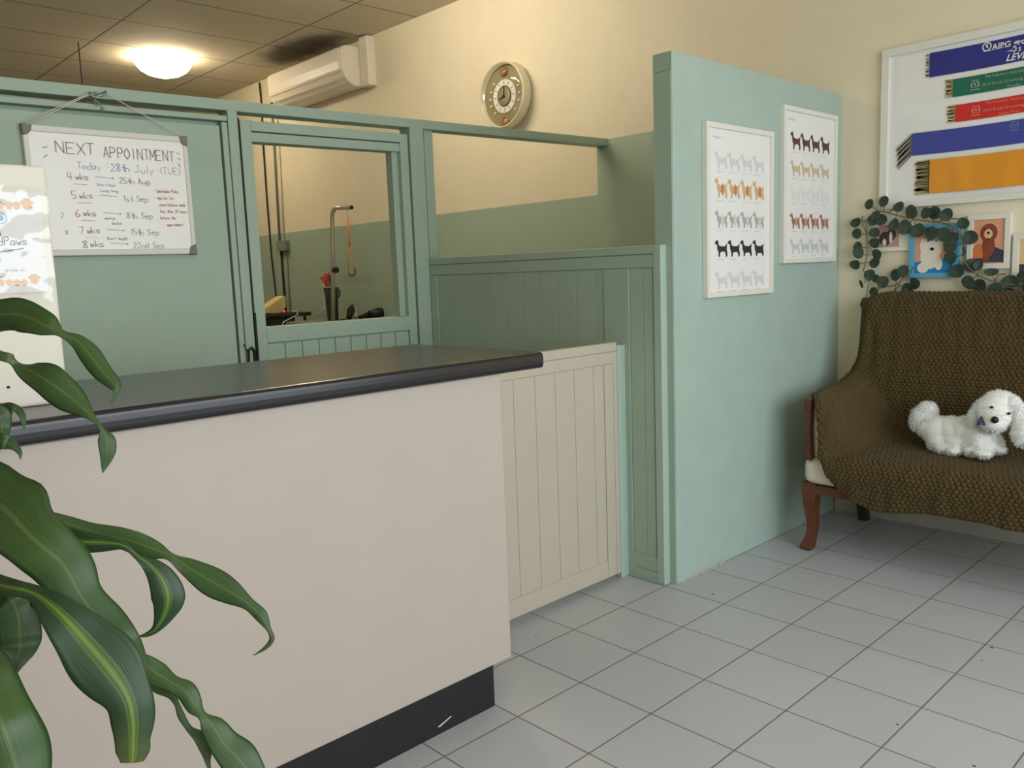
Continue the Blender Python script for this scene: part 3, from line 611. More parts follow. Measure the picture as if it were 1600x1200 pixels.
# ================================================================= DIVIDER POSTERS
DOG = [(0, .80), (.06, .9), (.16, .98), (.26, .96), (.29, .84), (.33, .68), (.5, .62), (.78, .62), (.88, .70), (.98, .78), (.95, .62), (.93, .45), (.99, .22), (.97, .02), (.86, 0), (.86, .18), (.76, .32), (.5, .30), (.42, .22), (.41, .02), (.3, 0), (.3, .3), (.21, .45), (.18, .72), (.08, .76)]
def dogs(mb, org, E1, E2, wd, ht, fat=0, rnd=random):
    pts = []
    for (u_, v_) in DOG:
        v2 = v_*(1-fat*.0); 
        if fat and .15 < v_ < .45: v2 = v_*(1-.5*fat)
        pts.append(org + E1*((u_-.5)*wd) + E2*(v2*ht))
    mb.add(pts, [tuple(range(len(pts)))])
def poster(y0, y1, z0, z1, label, rows, cols, mats_, x0=.112):
    p = thing('framed_poster', (x0, (y0+y1)/2, z0), label, 'poster', 'framed dog posters on the divider wall')
    t = .09; f = .075
    for a in ((y0, y1, z0, z0+f), (y0, y1, z1-f, z1), (y0, y0+f, z0+f, z1-f), (y1-f, y1, z0+f, z1-f)):
        MB().box((x0, a[0], a[2]), (x0+t, a[1], a[3])).build('frame_strip', 'white_frame', p, bevel=.0015)
    mb = MB(); X = x0+t*.55; mb.box((x0+.01, y0+f, z0+f), (X, y1-f, z1-f))
    W_, H_ = y1-y0, z1-z0
    for r, (v, h, fat, mi, mi2) in enumerate(rows):
        for k, u_ in enumerate(cols):
            mb.mi = mi; o = V(X+.003, y0+W_*u_, z1-H_*(v+h/2)); dogs(mb, o, V(0, 1, 0), V(0, 0, 1), W_*.185, H_*h, fat*k/3)
            if mi2 is not None:
                mb.mi = mi2; q = o+V(.002, W_*.015, H_*h*.36); s_ = W_*.02
                mb.add([q+V(0, -s_, 0), q+V(0, s_, -s_*2), q+V(0, s_*1.4, s_*2), q+V(0, 0, s_*3)], [(0, 1, 2, 3)])
            mb.mi = 1; q = o+V(0, -W_*.06, -H_*.018); mb.add([q, q+V(0, W_*.09, 0), q+V(0, W_*.09, H_*.003), q+V(0, 0, H_*.003)], [(0, 1, 2, 3)])
    mb.mi = 1; ftext(mb, 'Schnauzer', V(X+.003, y0+W_*.1, z1-H_*.085), V(0, 1, 0), V(0, 0, 1), .04)
    mb.build('print', mats_, p); return p
def mcol(n, c): mat(n, c, .7, var=.02); return n
mcol('p_pale', (208, 210, 205)); mcol('p_text', (190, 190, 186)); mcol('p_tan', (214, 172, 122)); mcol('p_tan2', (190, 130, 84)); mcol('p_grey', (176, 170, 166)); mcol('p_black', (44, 42, 42)); mcol('p_white', (236, 236, 232))
mcol('p_umber', (92, 60, 54)); mcol('p_sand', (206, 184, 146)); mcol('p_rust', (160, 104, 86)); mcol('p_rust2', (196, 160, 130)); mcol('p_faint', (222, 223, 218)); mcol('p_mist', (196, 202, 198))
poster(1.86, 3.75, 4.2, 6.72, 'white framed dog breed poster nearer the low wall, with tan and black dog rows',
       [(.205, .10, 0, 2, None), (.365, .115, .9, 3, 4), (.545, .10, .3, 5, 2), (.715, .10, .8, 6, None), (.90, .10, .4, 2, None)],
       (.22, .405, .59, .78), ['paper', 'p_text', 'p_pale', 'p_tan', 'p_tan2', 'p_grey', 'p_black', 'p_white'])
poster(4.07, 5.95, 4.66, 7.18, 'white framed dog breed poster nearer the sofa, with brown, sand and rust dog rows',
       [(.21, .115, .5, 2, None), (.385, .10, .4, 3, None), (.545, .10, .3, 4, None), (.725, .105, .6, 5, 6), (.89, .10, .5, 7, None)],
       (.23, .41, .59, .78), ['paper', 'p_text', 'p_umber', 'p_sand', 'p_faint', 'p_rust', 'p_rust2', 'p_mist'])

# ================================================================= RIBBON FRAME
rf = thing('ribbon_frame', (2.9, WY, 5.5), 'large white frame of coloured show ribbons on the cream wall above the photos', 'frame')
FX0, FX1, FZ0, FZ1 = .84, 4.9, 5.52, 8.18
f = .13
for a in ((FX0, FX1, FZ0, FZ0+f*.8), (FX0, FX1, FZ1-f, FZ1), (FX0, FX0+f, FZ0+f*.8, FZ1-f), (FX1-f, FX1, FZ0+f*.8, FZ1-f)):
    MB().box((a[0], WY-.1, a[2]), (a[1], WY, a[3])).build('frame_strip', 'white_frame', rf, bevel=.0025)
MB().box((FX0+f, WY-.03, FZ0+.1), (FX1-f, WY-.005, FZ1-f)).build('backing_board', 'paper', rf)
mat('rb_navy', (44, 48, 128), .45); mat('rb_green', (24, 104, 80), .45); mat('rb_red', (206, 42, 36), .45); mat('rb_blue', (62, 72, 152), .4); mat('rb_gold', (226, 150, 42), .35, bump=.3, bscale=8)
mat('fringe_cream', (214, 198, 142), .8); mat('fringe_grey', (168, 160, 150), .8); mat('fringe_olive', (176, 164, 116), .8); mat('rb_print', (226, 226, 222), .5); mat('rb_faint', (150, 160, 150), .5); mat('rb_faint_red', (226, 130, 110), .5); mat('rb_faint_blue', (104, 112, 168), .5)
RY = WY-.032
def ribbon(x0, x1, z0, z1, m, fr, frm, label, bulge=.0, drop=0):
    mb = MB(); nx, nz = 60, 6; vs = []
    for i in range(nx+1):
        for j in range(nz+1):
            x = x0+(x1-x0)*i/nx; z = z0+(z1-z0)*j/nz
            vs.append((x, RY-.012-abs(bulge)*(.5+.5*noise.noise(V(x*3.5, z*1.2, m.__hash__() % 7))), z+.01*math.sin(x*2)))
    mb.add(vs, [(i*(nz+1)+j, (i+1)*(nz+1)+j, (i+1)*(nz+1)+j+1, i*(nz+1)+j+1) for i in range(nx) for j in range(nz)])
    r = mb.build('ribbon', m, rf, smooth=True, label=label)
    if fr:
        mb = MB(); n = 22
        for k in range(n):
            z = z0+(z1-z0)*(k+.5)/n; w_ = (z1-z0)/n*.8
            e = V(x0-fr*random.uniform(.85, 1.05), RY-.014, z-drop+random.uniform(-.01, .01))
            mb.add([V(x0, RY-.014, z-w_), V(x0, RY-.014, z+w_), e+V(0, 0, w_), e+V(0, 0, -w_)], [(0, 1, 2, 3)])
        mb.build('fringe', frm, r)
    return r
RX = FX1-f-.2
r1_ = ribbon(1.60, RX, 7.6, 7.985, 'rb_navy', .05, 'rb_print', 'navy ribbon with white AIPG lettering')
r2_ = ribbon(1.97, RX, 7.23, 7.51, 'rb_green', .11, 'fringe_cream', 'green ribbon with cream fringe')
r3_ = ribbon(2.02, RX, 6.83, 7.10, 'rb_red', .12, 'fringe_cream', 'red ribbon with cream fringe')
r4_ = ribbon(1.35, RX, 6.37, 6.735, 'rb_blue', .24, 'fringe_grey', 'blue ribbon with grey slanted fringe', drop=.2)
r5_ = ribbon(1.66, RX, 5.73, 6.275, 'rb_gold', .24, 'fringe_olive', 'shiny gold ribbon with olive fringe', bulge=.05)
EX, EZ = V(1, 0, 0), V(0, 0, 1); TY = RY-.02
def rt(o, items, m): 
    mb = MB()
    for (t, px, py, h, b, s_) in items: p = ony(px, py, TY); ftext(mb, t, p, EX, EZ, h, b, s_)
    return mb
mb = rt(0, [('AIPG', 1550, 78, .085, .02, 0), ('gro', 1584, 71, .085, .03, 0), ('S', 1591, 80, .06, .02, 0), ('LEVEL', 1571, 96, .095, .02, .35)], 0)
q = ony(1542, 73, TY); n = 24
for k in range(n):
    g0, g1 = 2*math.pi*k/n, 2*math.pi*(k+1)/n; f_ = lambda g, r: q+V(math.cos(g)*r, 0, math.sin(g)*r)
    mb.add([f_(g0, .05), f_(g1, .05), f_(g1, .068), f_(g0, .068)], [(0, 1, 2, 3)])
mb.add([q+V(-.02, 0, .03), q+V(.02, 0, .03), q+V(.01, 0, 0), q+V(.03, 0, -.03), q+V(-.01, 0, -.01)], [(0, 1, 2, 3, 4)])
a = ony(1536, 81.5, TY); b = ony(1576, 72.5, TY); mb.add([a, b, b+EZ*.006, a+EZ*.006], [(0, 1, 2, 3)])
q = ony(1583, 77, TY); mb.add([q+V(-.1, 0, -.02), q+V(0, 0, -.02), q+V(0, 0, -.0), ], [(0, 1, 2)])
for k in range(6):
    g = math.radians(-70+k*28); d = V(math.cos(g), 0, math.sin(g)); s_ = V(-d.z, 0, d.x)*.007; mb.add([q-s_, q+d*.05-s_*2, q+d*.05+s_*2, q+s_], [(0, 1, 2, 3)])
mb.build('lettering', 'rb_print', r1_)
def crest(mb, px, py, s_):
    q = ony(px, py, TY)
    for (x, z, w_, h_) in ((0, -.9, 1.6, .18), (0, -.45, 1.4, .1), (-.6, 0, .3, .7), (.0, .05, .35, .5), (.6, 0, .3, .7), (0, .75, 1.2, .12), (-.3, .5, .3, .2), (.4, .45, .3, .25)):
        c_ = q+V(x*s_, 0, z*s_); mb.add([c_+V(-w_*s_/2, 0, -h_*s_/2), c_+V(w_*s_/2, 0, -h_*s_/2), c_+V(w_*s_/2, 0, h_*s_/2), c_+V(-w_*s_/2, 0, h_*s_/2)], [(0, 1, 2, 3)])
mb = rt(0, [('Pet Industry Association', 1539, 122, .045, .008, 0), ('2014 Royal Grooming', 1534, 135, .045, .008, 0), ('Poodle', 1574, 137, .045, .008, 0)], 0); crest(mb, 1523.5, 132, .085); mb.build('lettering', 'rb_faint', r2_)
mb = rt(0, [('Pet Industry Association', 1540, 163, .045, .008, 0), ('2014 Royal Grooming', 1535.5, 175, .045, .008, 0), ('Salon Trim', 1561, 180, .045, .008, 0)], 0); crest(mb, 1525, 172, .085); mb.build('lettering', 'rb_faint_red', r3_)
mb = MB(); crest(mb, 1585, 196, .08); mb.build('lettering', 'rb_faint_blue', r4_)

# ================================================================= PHOTO FRAMES
mcol('ph_rose', (196, 150, 140)); mcol('ph_dark', (70, 60, 60)); mcol('ph_white', (232, 222, 206)); mcol('ph_peach', (222, 160, 124)); mcol('ph_blue', (36, 128, 188)); mcol('ph_brown', (140, 66, 40)); mcol('ph_orange', (206, 120, 66)); mcol('ph_slate', (60, 62, 76)); mcol('ph_sky', (96, 172, 206)); mcol('ph_yellow', (220, 190, 140)); mcol('ph_black', (24, 20, 20))
mat('blue_frame', (86, 164, 198), .35)
def blob(mb, c, rx, rz, n=16, y=0):
    mb.add([c+V(math.cos(2*math.pi*k/n)*rx, -y, math.sin(2*math.pi*k/n)*rz) for k in range(n)], [tuple(range(n))])
def photo(x0, x1, z0, z1, f, m, label, paint, mats_, y=WY, t=.07, fb=None):
    p = thing('photo_frame', ((x0+x1)/2, y, z0), label, 'photo frame', 'framed dog photos above the sofa'); fb = fb or f
    for a in ((x0, x1, z0, z0+f), (x0, x1, z1-f, z1), (x0, x0+f, z0+f, z1-f), (x1-f, x1, z0+f, z1-f)):
        MB().box((a[0], y-t, a[2]), (a[1], y, a[3])).build('frame_strip', m, p, bevel=.0015)
    mb = MB(); Y = y-t*.6; mb.box((x0+f, Y, z0+f), (x1-f, y-.005, z1-f)); L = lambda u, v, d=.002: V(x0+(x1-x0)*u, Y-d, z0+(z1-z0)*v)
    paint(mb, L, x1-x0, z1-z0); mb.build('photograph', mats_, p); return p
def ph1(mb, L, w_, h_):
    mb.mi = 1; mb.add([L(.14, .14), L(.66, .14), L(.66, .86), L(.14, .86)], [(0, 1, 2, 3)])
    mb.mi = 2; blob(mb, L(.32, .42, .004), .16*w_, .24*h_); blob(mb, L(.48, .55, .005), .11*w_, .2*h_); mb.mi = 3; blob(mb, L(.46, .45, .007), .04*w_, .2*h_); blob(mb, L(.3, .3, .007), .05*w_, .12*h_)
def ph2(mb, L, w_, h_):
    mb.mi = 1; mb.add([L(.1, .06), L(.92, .06), L(.92, .38), L(.1, .3)], [(0, 1, 2, 3)])
    mb.mi = 2; blob(mb, L(.42, .42, .004), .2*w_, .26*h_); blob(mb, L(.45, .64, .005), .19*w_, .17*h_); blob(mb, L(.28, .19, .006), .12*w_, .1*h_); blob(mb, L(.60, .26, .006), .08*w_, .12*h_); blob(mb, L(.27, .6, .006), .06*w_, .15*h_); blob(mb, L(.62, .6, .006), .06*w_, .15*h_)
    mb.mi = 3; blob(mb, L(.46, .54, .009), .045*w_, .03*h_); blob(mb, L(.38, .70, .009), .018*w_, .02*h_); blob(mb, L(.54, .70, .009), .018*w_, .02*h_)
def ph3(mb, L, w_, h_):
    mb.mi = 1; mb.add([L(.13, .12), L(.87, .12), L(.87, .32), L(.6, .42), L(.3, .24), L(.13, .24)], [(0, 1, 2, 3, 4, 5)]); mb.mi = 2; mb.add([L(.13, .2, .004), L(.5, .2, .004), L(.44, .44, .004), L(.25, .46, .004), L(.13, .38, .004)], [(0, 1, 2, 3, 4)])
    mb.mi = 3; blob(mb, L(.5, .66, .005), .2*w_, .17*h_); blob(mb, L(.5, .42, .0045), .15*w_, .2*h_); mb.add([L(.38, .14, .006), L(.52, .14, .006), L(.5, .4, .006), L(.38, .4, .006)], [(0, 1, 2, 3)])
    mb.mi = 4; blob(mb, L(.49, .64, .008), .10*w_, .09*h_); mb.mi = 5; blob(mb, L(.49, .66, .01), .035*w_, .022*h_); blob(mb, L(.42, .72, .01), .017*w_, .014*h_); blob(mb, L(.56, .72, .01), .017*w_, .014*h_); blob(mb, L(.49, .55, .01), .03*w_, .012*h_)
def ph4(mb, L, w_, h_): mb.mi = 1; mb.add([L(.14, .14), L(.86, .14), L(.86, .4), L(.14, .4)], [(0, 1, 2, 3)]); mb.mi = 2; blob(mb, L(.5, .55, .005), .2*w_, .2*h_)
photo(.73, 1.41, 4.80, 5.32, .07, 'white_frame', 'small white frame with photo of a black and white dog, leftmost, under the garland', ph1, ['white_frame', 'ph_rose', 'ph_dark', 'ph_white'])
photo(1.38, 2.16, 4.33, 5.21, .08, 'blue_frame', 'sky blue frame with photo of a cream dog on a blue mat', ph2, ['ph_peach', 'ph_blue', 'ph_white', 'ph_black'], t=.12)
photo(2.27, 2.90, 4.45, 5.32, .085, 'white_frame', 'white frame with portrait of a curly brown dog', ph3, ['ph_peach', 'ph_slate', 'ph_orange', 'ph_brown', 'ph_yellow', 'ph_black'])
photo(2.94, 3.62, 4.20, 4.98, .085, 'white_frame', 'white frame at the right edge above the sofa, lower than its neighbour', ph4, ['ph_yellow', 'ph_slate', 'ph_brown'])

# ================================================================= GARLAND
mat('euca_leaf', (50, 66, 50), .6, var=.3, scale=12); mat('euca_stem', (112, 104, 74), .7)
GY = WY-.16
def gp(x, y, d=0): return ony(x/5.517+1310, y/5.517+290, GY+d)
gl = thing('leaf_garland', tuple(gp(650, 900)), 'dark green round-leaf eucalyptus garland draped over the photo frames', 'garland')
mb = MB()
for pl in ([(215, 730), (245, 600), (245, 400), (250, 290), (350, 225), (500, 255), (650, 290), (830, 315), (960, 335), (1040, 400), (1075, 500), (1070, 600), (1110, 690), (1200, 770), (1350, 830), (1440, 850), (1600, 855), (1900, 870)],
           [(215, 730), (270, 800), (400, 865), (500, 850), (600, 760), (665, 695)], [(480, 910), (540, 840)], [(225, 1020), (330, 890), (400, 865)], [(205, 260), (210, 330), (240, 400)], [(390, 215), (400, 150)], [(440, 230), (480, 190)], [(830, 315), (985, 285), (1030, 290)], [(1350, 830), (1380, 770), (1440, 760)]):
    pts = catmull([tuple(gp(x, y)) for x, y in pl], len(pl)*5) if len(pl) > 2 else [tuple(gp(x, y)) for x, y in pl]
    mb.tube([Vector(p) for p in pts], .011, 6)
mb.build('stem', 'euca_stem', gl, smooth=True)
LV = [(263,160,42),(390,135,45),(518,182,44),(628,228,55),(755,235,45),(830,235,50),(928,252,52),(1075,325,46),(1137,448,56),(320,255,40),(290,305,40),(370,295,48),(148,318,46),(158,415,44),(312,405,46),(312,495,44),(165,520,38),(170,578,50),(330,595,48),(312,662,48),(143,682,46),(268,770,48),(320,800,34),(380,830,52),(490,768,48),(560,738,50),(195,850,35,.4,70),(302,920,42),(465,935,50,.5,0),(592,892,50),(658,843,48),(475,335,50),(570,360,60),(680,388,58),(800,412,55),(910,422,55),(985,455,50),(960,530,50),(965,622,48),(1020,738,58),(1078,570,40,.35,90),(1140,690,55),(1205,690,35),(1320,745,50,.6,0),(1120,835,55),(1212,862,50),(1350,910,60),(1470,905,50,.45,10),(1480,828,62,.75,5),(1590,790,48),(225,1020,45),(1640,880,52),(1740,830,50),(1810,900,50)]
stems = np.array([(245, y) for y in range(300, 730, 60)]+[(350, 225), (500, 255), (650, 290), (830, 315), (960, 335), (1040, 400), (1075, 500), (1070, 600), (1110, 690), (1200, 770), (1350, 830), (1440, 850), (400, 865), (500, 850), (600, 760), (270, 800), (1600, 855)])
for l in LV:
    x, y, r = l[:3]; sq = l[3] if len(l) > 3 else random.uniform(.86, 1); an = math.radians(l[4]) if len(l) > 4 else random.uniform(0, 3)
    R = r/5.517*.0098*1.22; c = gp(x, y, random.uniform(-.06, .03)); sd = stems[np.argmin(((stems-(x, y))**2).sum(1))]; s3 = gp(*sd)
    tilt = random.uniform(-.35, .35); e1 = V(math.cos(an), 0, -math.sin(an)); e2 = V(math.sin(an), tilt, math.cos(an)).normalized()
    mb = MB(); n = 14; vs = [c+V(0, .02, 0)]
    for k in range(n):
        g = 2*math.pi*k/n; rr = R*(1+.05*math.sin(3*g+x)); vs.append(c+e1*math.cos(g)*rr+e2*math.sin(g)*rr*sq+V(0, -.01*math.cos(2*g), 0))
    mb.add(vs, [(0, 1+k, 1+(k+1) % n) for k in range(n)])
    ed = s3-c; ln = ed.length
    if ln > R*.6: mb.tube([c+ed.normalized()*R*.8, s3], .006, 4)
    o = mb.build('leaf', 'euca_leaf', gl); sd_ = o.modifiers.new('s', 'SOLIDIFY'); sd_.thickness = .0012

# ================================================================= SOFA
so = thing('sofa', (3.2, 4.8, 0), 'old two-seat sofa with wooden frame and cream upholstery against the cream wall', 'sofa')
def post(mb, pts, secs):
    """swept rectangular section: pts centre, secs (wx, wy)"""
    vs = []; fs = []
    for p, (a, b) in zip(pts, secs):
        p = Vector(p); vs += [p+V(-a, -b, 0), p+V(a, -b, 0), p+V(a, b, 0), p+V(-a, b, 0)]
    for i in range(len(pts)-1):
        for k in range(4): k2 = (k+1) % 4; fs.append((i*4+k, i*4+k2, i*4+4+k2, i*4+4+k))
    fs += [(3, 2, 1, 0), tuple(len(pts)*4-4+k for k in range(4))]; mb.add(vs, fs)
for X, s_ in ((.80, 1), (5.62, -1)):
    mb = MB(); post(mb, [(X, 3.93, 1.12), (X, 3.93, .95), (X+.0*s_, 3.92, .7), (X+.03*s_, 3.93, .45), (X+.03*s_, 3.93, .28), (X-.01*s_, 3.87, .12), (X-.02*s_, 3.84, .05), (X-.02*s_, 3.84, 0)], [(.13, .12), (.12, .12), (.095, .1), (.075, .08), (.068, .075), (.085, .09), (.10, .1), (.085, .085)])
    mb.build('leg', 'wood', so, bevel=.004, sub=1)
    mb = MB(); post(mb, [(X, 5.75, 1.1), (X, 5.8, .6), (X, 5.93, 0)], [(.1, .1), (.09, .09), (.08, .08)]); mb.build('leg', 'dark_wood', so, bevel=.004)
mb = MB(); mb.box((.70, 3.82, .94), (5.72, 3.98, 1.09)); mb.build('seat_rail', 'wood', so, bevel=.005)
mb = MB(); mb.box((.71, 3.98, .95), (.83, 5.85, 1.1)); mb.box((5.6, 3.98, .95), (5.71, 5.85, 1.1)); mb.build('side_rail', 'wood', so, bevel=.005)
mb = MB(); mb.box((.69, 3.80, 1.09), (5.73, 5.75, 1.54)); mb.build('seat', 'upholstery', so, bevel=.045, seg=5)
for X, s_ in ((.83, 1), (5.59, -1)):
    mb = MB(); mb.hexa([(X-.02*s_, 3.92, 1.5), (X+.28*s_, 3.92, 1.5), (X+.28*s_, 5.6, 1.5), (X-.02*s_, 5.6, 1.5)], [(X-.0*s_, 3.86, 2.4), (X+.20*s_, 3.86, 2.4), (X+.2*s_, 5.6, 2.46), (X-.0*s_, 5.6, 2.46)])
    mb.build('arm_pad', 'upholstery', so, bevel=.02, seg=3)
    mb = MB(); post(mb, [(X-.03*s_, 3.86, 1.50), (X-.05*s_, 3.84, 2.0), (X-.03*s_, 3.82, 2.4), (X-.02*s_, 3.82, 2.5)], [(.055, .07), (.05, .065), (.06, .075), (.07, .08)]); mb.build('arm_post', 'wood', so, bevel=.005)
    mb = MB(); mb.hexa([(X-.08*s_, 3.78, 2.4), (X+.05*s_, 3.78, 2.4), (X+.0*s_, 5.7, 2.42), (X-.14*s_, 5.7, 2.42)], [(X-.08*s_, 3.78, 2.49), (X+.05*s_, 3.78, 2.49), (X+.0*s_, 5.7, 2.51), (X-.14*s_, 5.7, 2.51)]); mb.build('arm_rail', 'wood', so, bevel=.008)
    bxp = .78 if s_ > 0 else 5.64
    mb = MB(); post(mb, [(bxp, 5.62, 1.1), (bxp, 5.66, 2.4), (bxp, 5.82, 3.3), (bxp, 5.9, 3.9)], [(.05, .07)]*4); mb.tube([(bxp-.06, 5.9, 3.93), (bxp+.07, 5.9, 3.93)], .085, 14); mb.build('back_post', 'dark_wood', so, bevel=.003)
mb = MB(); mb.hexa([(.84, 5.55, 1.4), (5.58, 5.55, 1.4), (5.58, 5.8, 1.4), (.84, 5.8, 1.4)], [(.84, 5.82, 3.93), (5.58, 5.82, 3.93), (5.58, 6.0, 3.93), (.84, 6.0, 3.93)]); mb.build('backrest', 'upholstery', so, bevel=.02, seg=3)

# ---- knitted throw
def knit():
    m = bpy.data.materials.new('olive_knit'); m.use_nodes = True; nt = m.node_tree; b = nt.nodes['Principled BSDF']; b.inputs['Roughness'].default_value = .95; b.inputs['Specular IOR Level'].default_value = .15; b.inputs['Sheen Weight'].default_value = .1
    uv = N(nt, 'ShaderNodeUVMap'); mp = N(nt, 'ShaderNodeMapping'); mp.inputs['Rotation'].default_value = (0, 0, .5); nt.links.new(uv.outputs[0], mp.inputs[0])
    vo = N(nt, 'ShaderNodeTexVoronoi'); vo.inputs['Scale'].default_value = 50; vo.inputs['Randomness'].default_value = .35; mp.inputs['Scale'].default_value = (1, 1.35, 1); nt.links.new(mp.outputs[0], vo.inputs['Vector'])
    nz = N(nt, 'ShaderNodeTexNoise'); nz.inputs['Scale'].default_value = 160; nt.links.new(uv.outputs[0], nz.inputs['Vector'])
    mx = N(nt, 'ShaderNodeMix', data_type='RGBA'); nt.links.new(nz.outputs['Fac'], mx.inputs[0]); mx.inputs[6].default_value = srgb((62, 50, 28)); mx.inputs[7].default_value = srgb((100, 84, 50)); nt.links.new(mx.outputs[2], b.inputs['Base Color'])
    h = mth(nt, 'SUBTRACT', 1, mth(nt, 'POWER', mth(nt, 'MULTIPLY', vo.outputs['Distance'], 1.3), 1.6))
    bp = N(nt, 'ShaderNodeBump'); bp.inputs['Strength'].default_value = .6; bp.inputs['Distance'].default_value = .004; nt.links.new(nz.outputs['Fac'], bp.inputs['Height']); nt.links.new(bp.outputs[0], b.inputs['Normal'])
    MATS['olive_knit'] = m
knit()
hemX = [1.25, 1.5, 1.67, 1.96, 2.52, 3.04, 3.37, 3.69, 3.92, 4.4, 4.9, 5.45]; hemZ = [1.22, 1.08, .97, .88, .97, 1.05, 1.02, .97, .99, .93, .98, .92]
UL = [0, .07, .14, .21, .28]
def row(left, Y, Z, hem=None):
    us = list(UL); P = [list(p) for p in left]
    for u in np.linspace(.34, 1, 14):
        X = 1.30+(u-.28)/.72*4.15; z = Z if hem is None else float(np.interp(X, hemX, hemZ)); us.append(u); P.append([X, Y, z])
    return us, P
RW = [row([(.92, 6.04, 3.5), (1.0, 6.04, 3.5), (1.08, 6.04, 3.5), (1.17, 6.04, 3.5), (1.26, 6.04, 3.5)], 6.04, 3.5),
      row([(.90, 6.03, 3.95), (1.0, 6.03, 3.98), (1.08, 6.03, 3.99), (1.17, 6.03, 4.0), (1.26, 6.03, 4.0)], 6.03, 4.0),
      row([(.86, 5.9, 3.98), (.98, 5.88, 4.03), (1.07, 5.88, 4.05), (1.16, 5.88, 4.05), (1.26, 5.88, 4.05)], 5.88, 4.05),
      row([(.80, 5.80, 3.78), (.92, 5.74, 3.85), (1.04, 5.75, 3.85), (1.14, 5.77, 3.85), (1.26, 5.77, 3.85)], 5.77, 3.85),
      row([(.78, 5.76, 3.35), (.90, 5.66, 3.35), (1.02, 5.70, 3.35), (1.14, 5.66, 3.35), (1.26, 5.68, 3.35)], 5.68, 3.35),
      row([(.74, 5.72, 2.95), (.86, 5.56, 2.95), (1.0, 5.62, 2.9), (1.14, 5.58, 2.88), (1.28, 5.6, 2.85)], 5.6, 2.85),
      row([(.62, 5.60, 2.66), (.80, 5.40, 2.70), (1.0, 5.45, 2.62), (1.16, 5.50, 2.5), (1.34, 5.52, 2.4)], 5.53, 2.4),
      row([(.60, 5.2, 2.54), (.82, 5.1, 2.60), (1.04, 5.15, 2.55), (1.2, 5.3, 2.3), (1.40, 5.4, 2.05)], 5.47, 1.98),
      row([(.64, 4.7, 2.50), (.84, 4.7, 2.57), (1.06, 4.75, 2.50), (1.2, 4.9, 2.15), (1.42, 5.15, 1.80)], 5.28, 1.70),
      row([(.69, 4.25, 2.50), (.88, 4.25, 2.57), (1.09, 4.25, 2.40), (1.22, 4.35, 1.95), (1.42, 4.6, 1.66)], 4.85, 1.63),
      row([(.80, 3.90, 2.52), (.95, 3.85, 2.54), (1.10, 3.86, 2.25), (1.20, 3.95, 1.80), (1.38, 4.15, 1.62)], 4.35, 1.61),
      row([(.92, 3.74, 2.50), (1.02, 3.75, 2.40), (1.13, 3.78, 2.05), (1.18, 3.84, 1.70), (1.32, 3.9, 1.60)], 3.95, 1.60),
      row([(1.02, 3.70, 2.0), (1.08, 3.70, 1.95), (1.12, 3.74, 1.78), (1.16, 3.76, 1.62), (1.28, 3.76, 1.585)], 3.77, 1.585),
      row([(1.04, 3.70, 1.66), (1.08, 3.68, 1.64), (1.12, 3.68, 1.60), (1.17, 3.67, 1.54), (1.28, 3.68, 1.48)], 3.68, 1.48),
      row([(1.04, 3.72, 1.62), (1.08, 3.70, 1.60), (1.13, 3.68, 1.55), (1.17, 3.66, 1.42), (1.28, 3.66, 1.32)], 3.66, 1.3),
      row([(1.05, 3.73, 1.58), (1.09, 3.71, 1.55), (1.14, 3.69, 1.48), (1.20, 3.68, 1.34), (1.32, 3.68, 1.18)], 3.68, 1, hem=1)]
NU, NV = 430, 470
uu = np.linspace(0, 1, NU); A = []
for us, P in RW:
    P = np.array(P, float); A.append(np.stack([np.interp(uu, us, P[:, k]) for k in range(3)], 1))
A = np.array(A); ker = np.array([1, 2, 3, 2, 1])/9
for _ in range(2):
    Bp = np.pad(A, ((0, 0), (2, 2), (0, 0)), 'edge'); A2 = sum(ker[k]*Bp[:, k:k+NU] for k in range(5)); A2[:, 0] = A[:, 0]; A2[:, -1] = A[:, -1]; A = A2
S = catmull(A.reshape(len(RW), -1), NV).reshape(NV, NU, 3)
for i in range(NV):
    for j in range(NU):
        p = S[i, j]; v = i/NV; hang = max(0, (v-.8)/.2)
        k = .035*noise.noise(V(p[0]*2.2, v*5, 1)) + .02*noise.noise(V(p[0]*6, v*11, 4))
        p[1] -= abs(k)*.9+.05*hang*max(0, noise.noise(V(p[0]*3.3, 0, 9)))*2; p[2] += abs(k)*.6*(v < .8)
        if v < .35: p[1] = min(p[1], 6.1)
vs = [tuple(S[i, j]) for i in range(NV) for j in range(NU)]
du_ = np.zeros((NV, NU)); du_[:, 1:] = np.linalg.norm(np.diff(S, axis=1), axis=2).cumsum(1); du_ -= du_[:, NU//2:NU//2+1]
dv_ = np.zeros((NV, NU)); dv_[1:] = np.linalg.norm(np.diff(S, axis=0), axis=2).cumsum(0); dv_ = np.repeat(np.median(dv_, 1)[:, None], NU, 1)
pt_u, pt_v = .078, .052; rw_ = np.floor(dv_/pt_v); hh = np.abs(np.sin(np.pi*(du_/pt_u+.5*(rw_ % 2)+.12*np.sin(rw_*1.7))))**.7*np.abs(np.sin(np.pi*dv_/pt_v))**.7
gu = np.gradient(S, axis=1); gv = np.gradient(S, axis=0); nn = np.cross(gu, gv); nn /= np.linalg.norm(nn, axis=2, keepdims=True)+1e-9
cen = np.array([3.3, 2.0, 6.0]); 
if (nn[NV//4, NU//2] @ np.array([0, -1, 0])) < 0: nn = -nn
S2 = S + nn*(hh*.034)[:, :, None]
vs = [tuple(q) for q in S2.reshape(-1, 3)]
mb = MB(); mb.add(vs, [(i*NU+j, i*NU+j+1, (i+1)*NU+j+1, (i+1)*NU+j) for i in range(NV-1) for j in range(NU-1)])
th = mb.build('throw_blanket', 'olive_knit', None, smooth=True, label='olive brown chunky knitted throw covering the sofa back, arm and seat', cat='blanket')
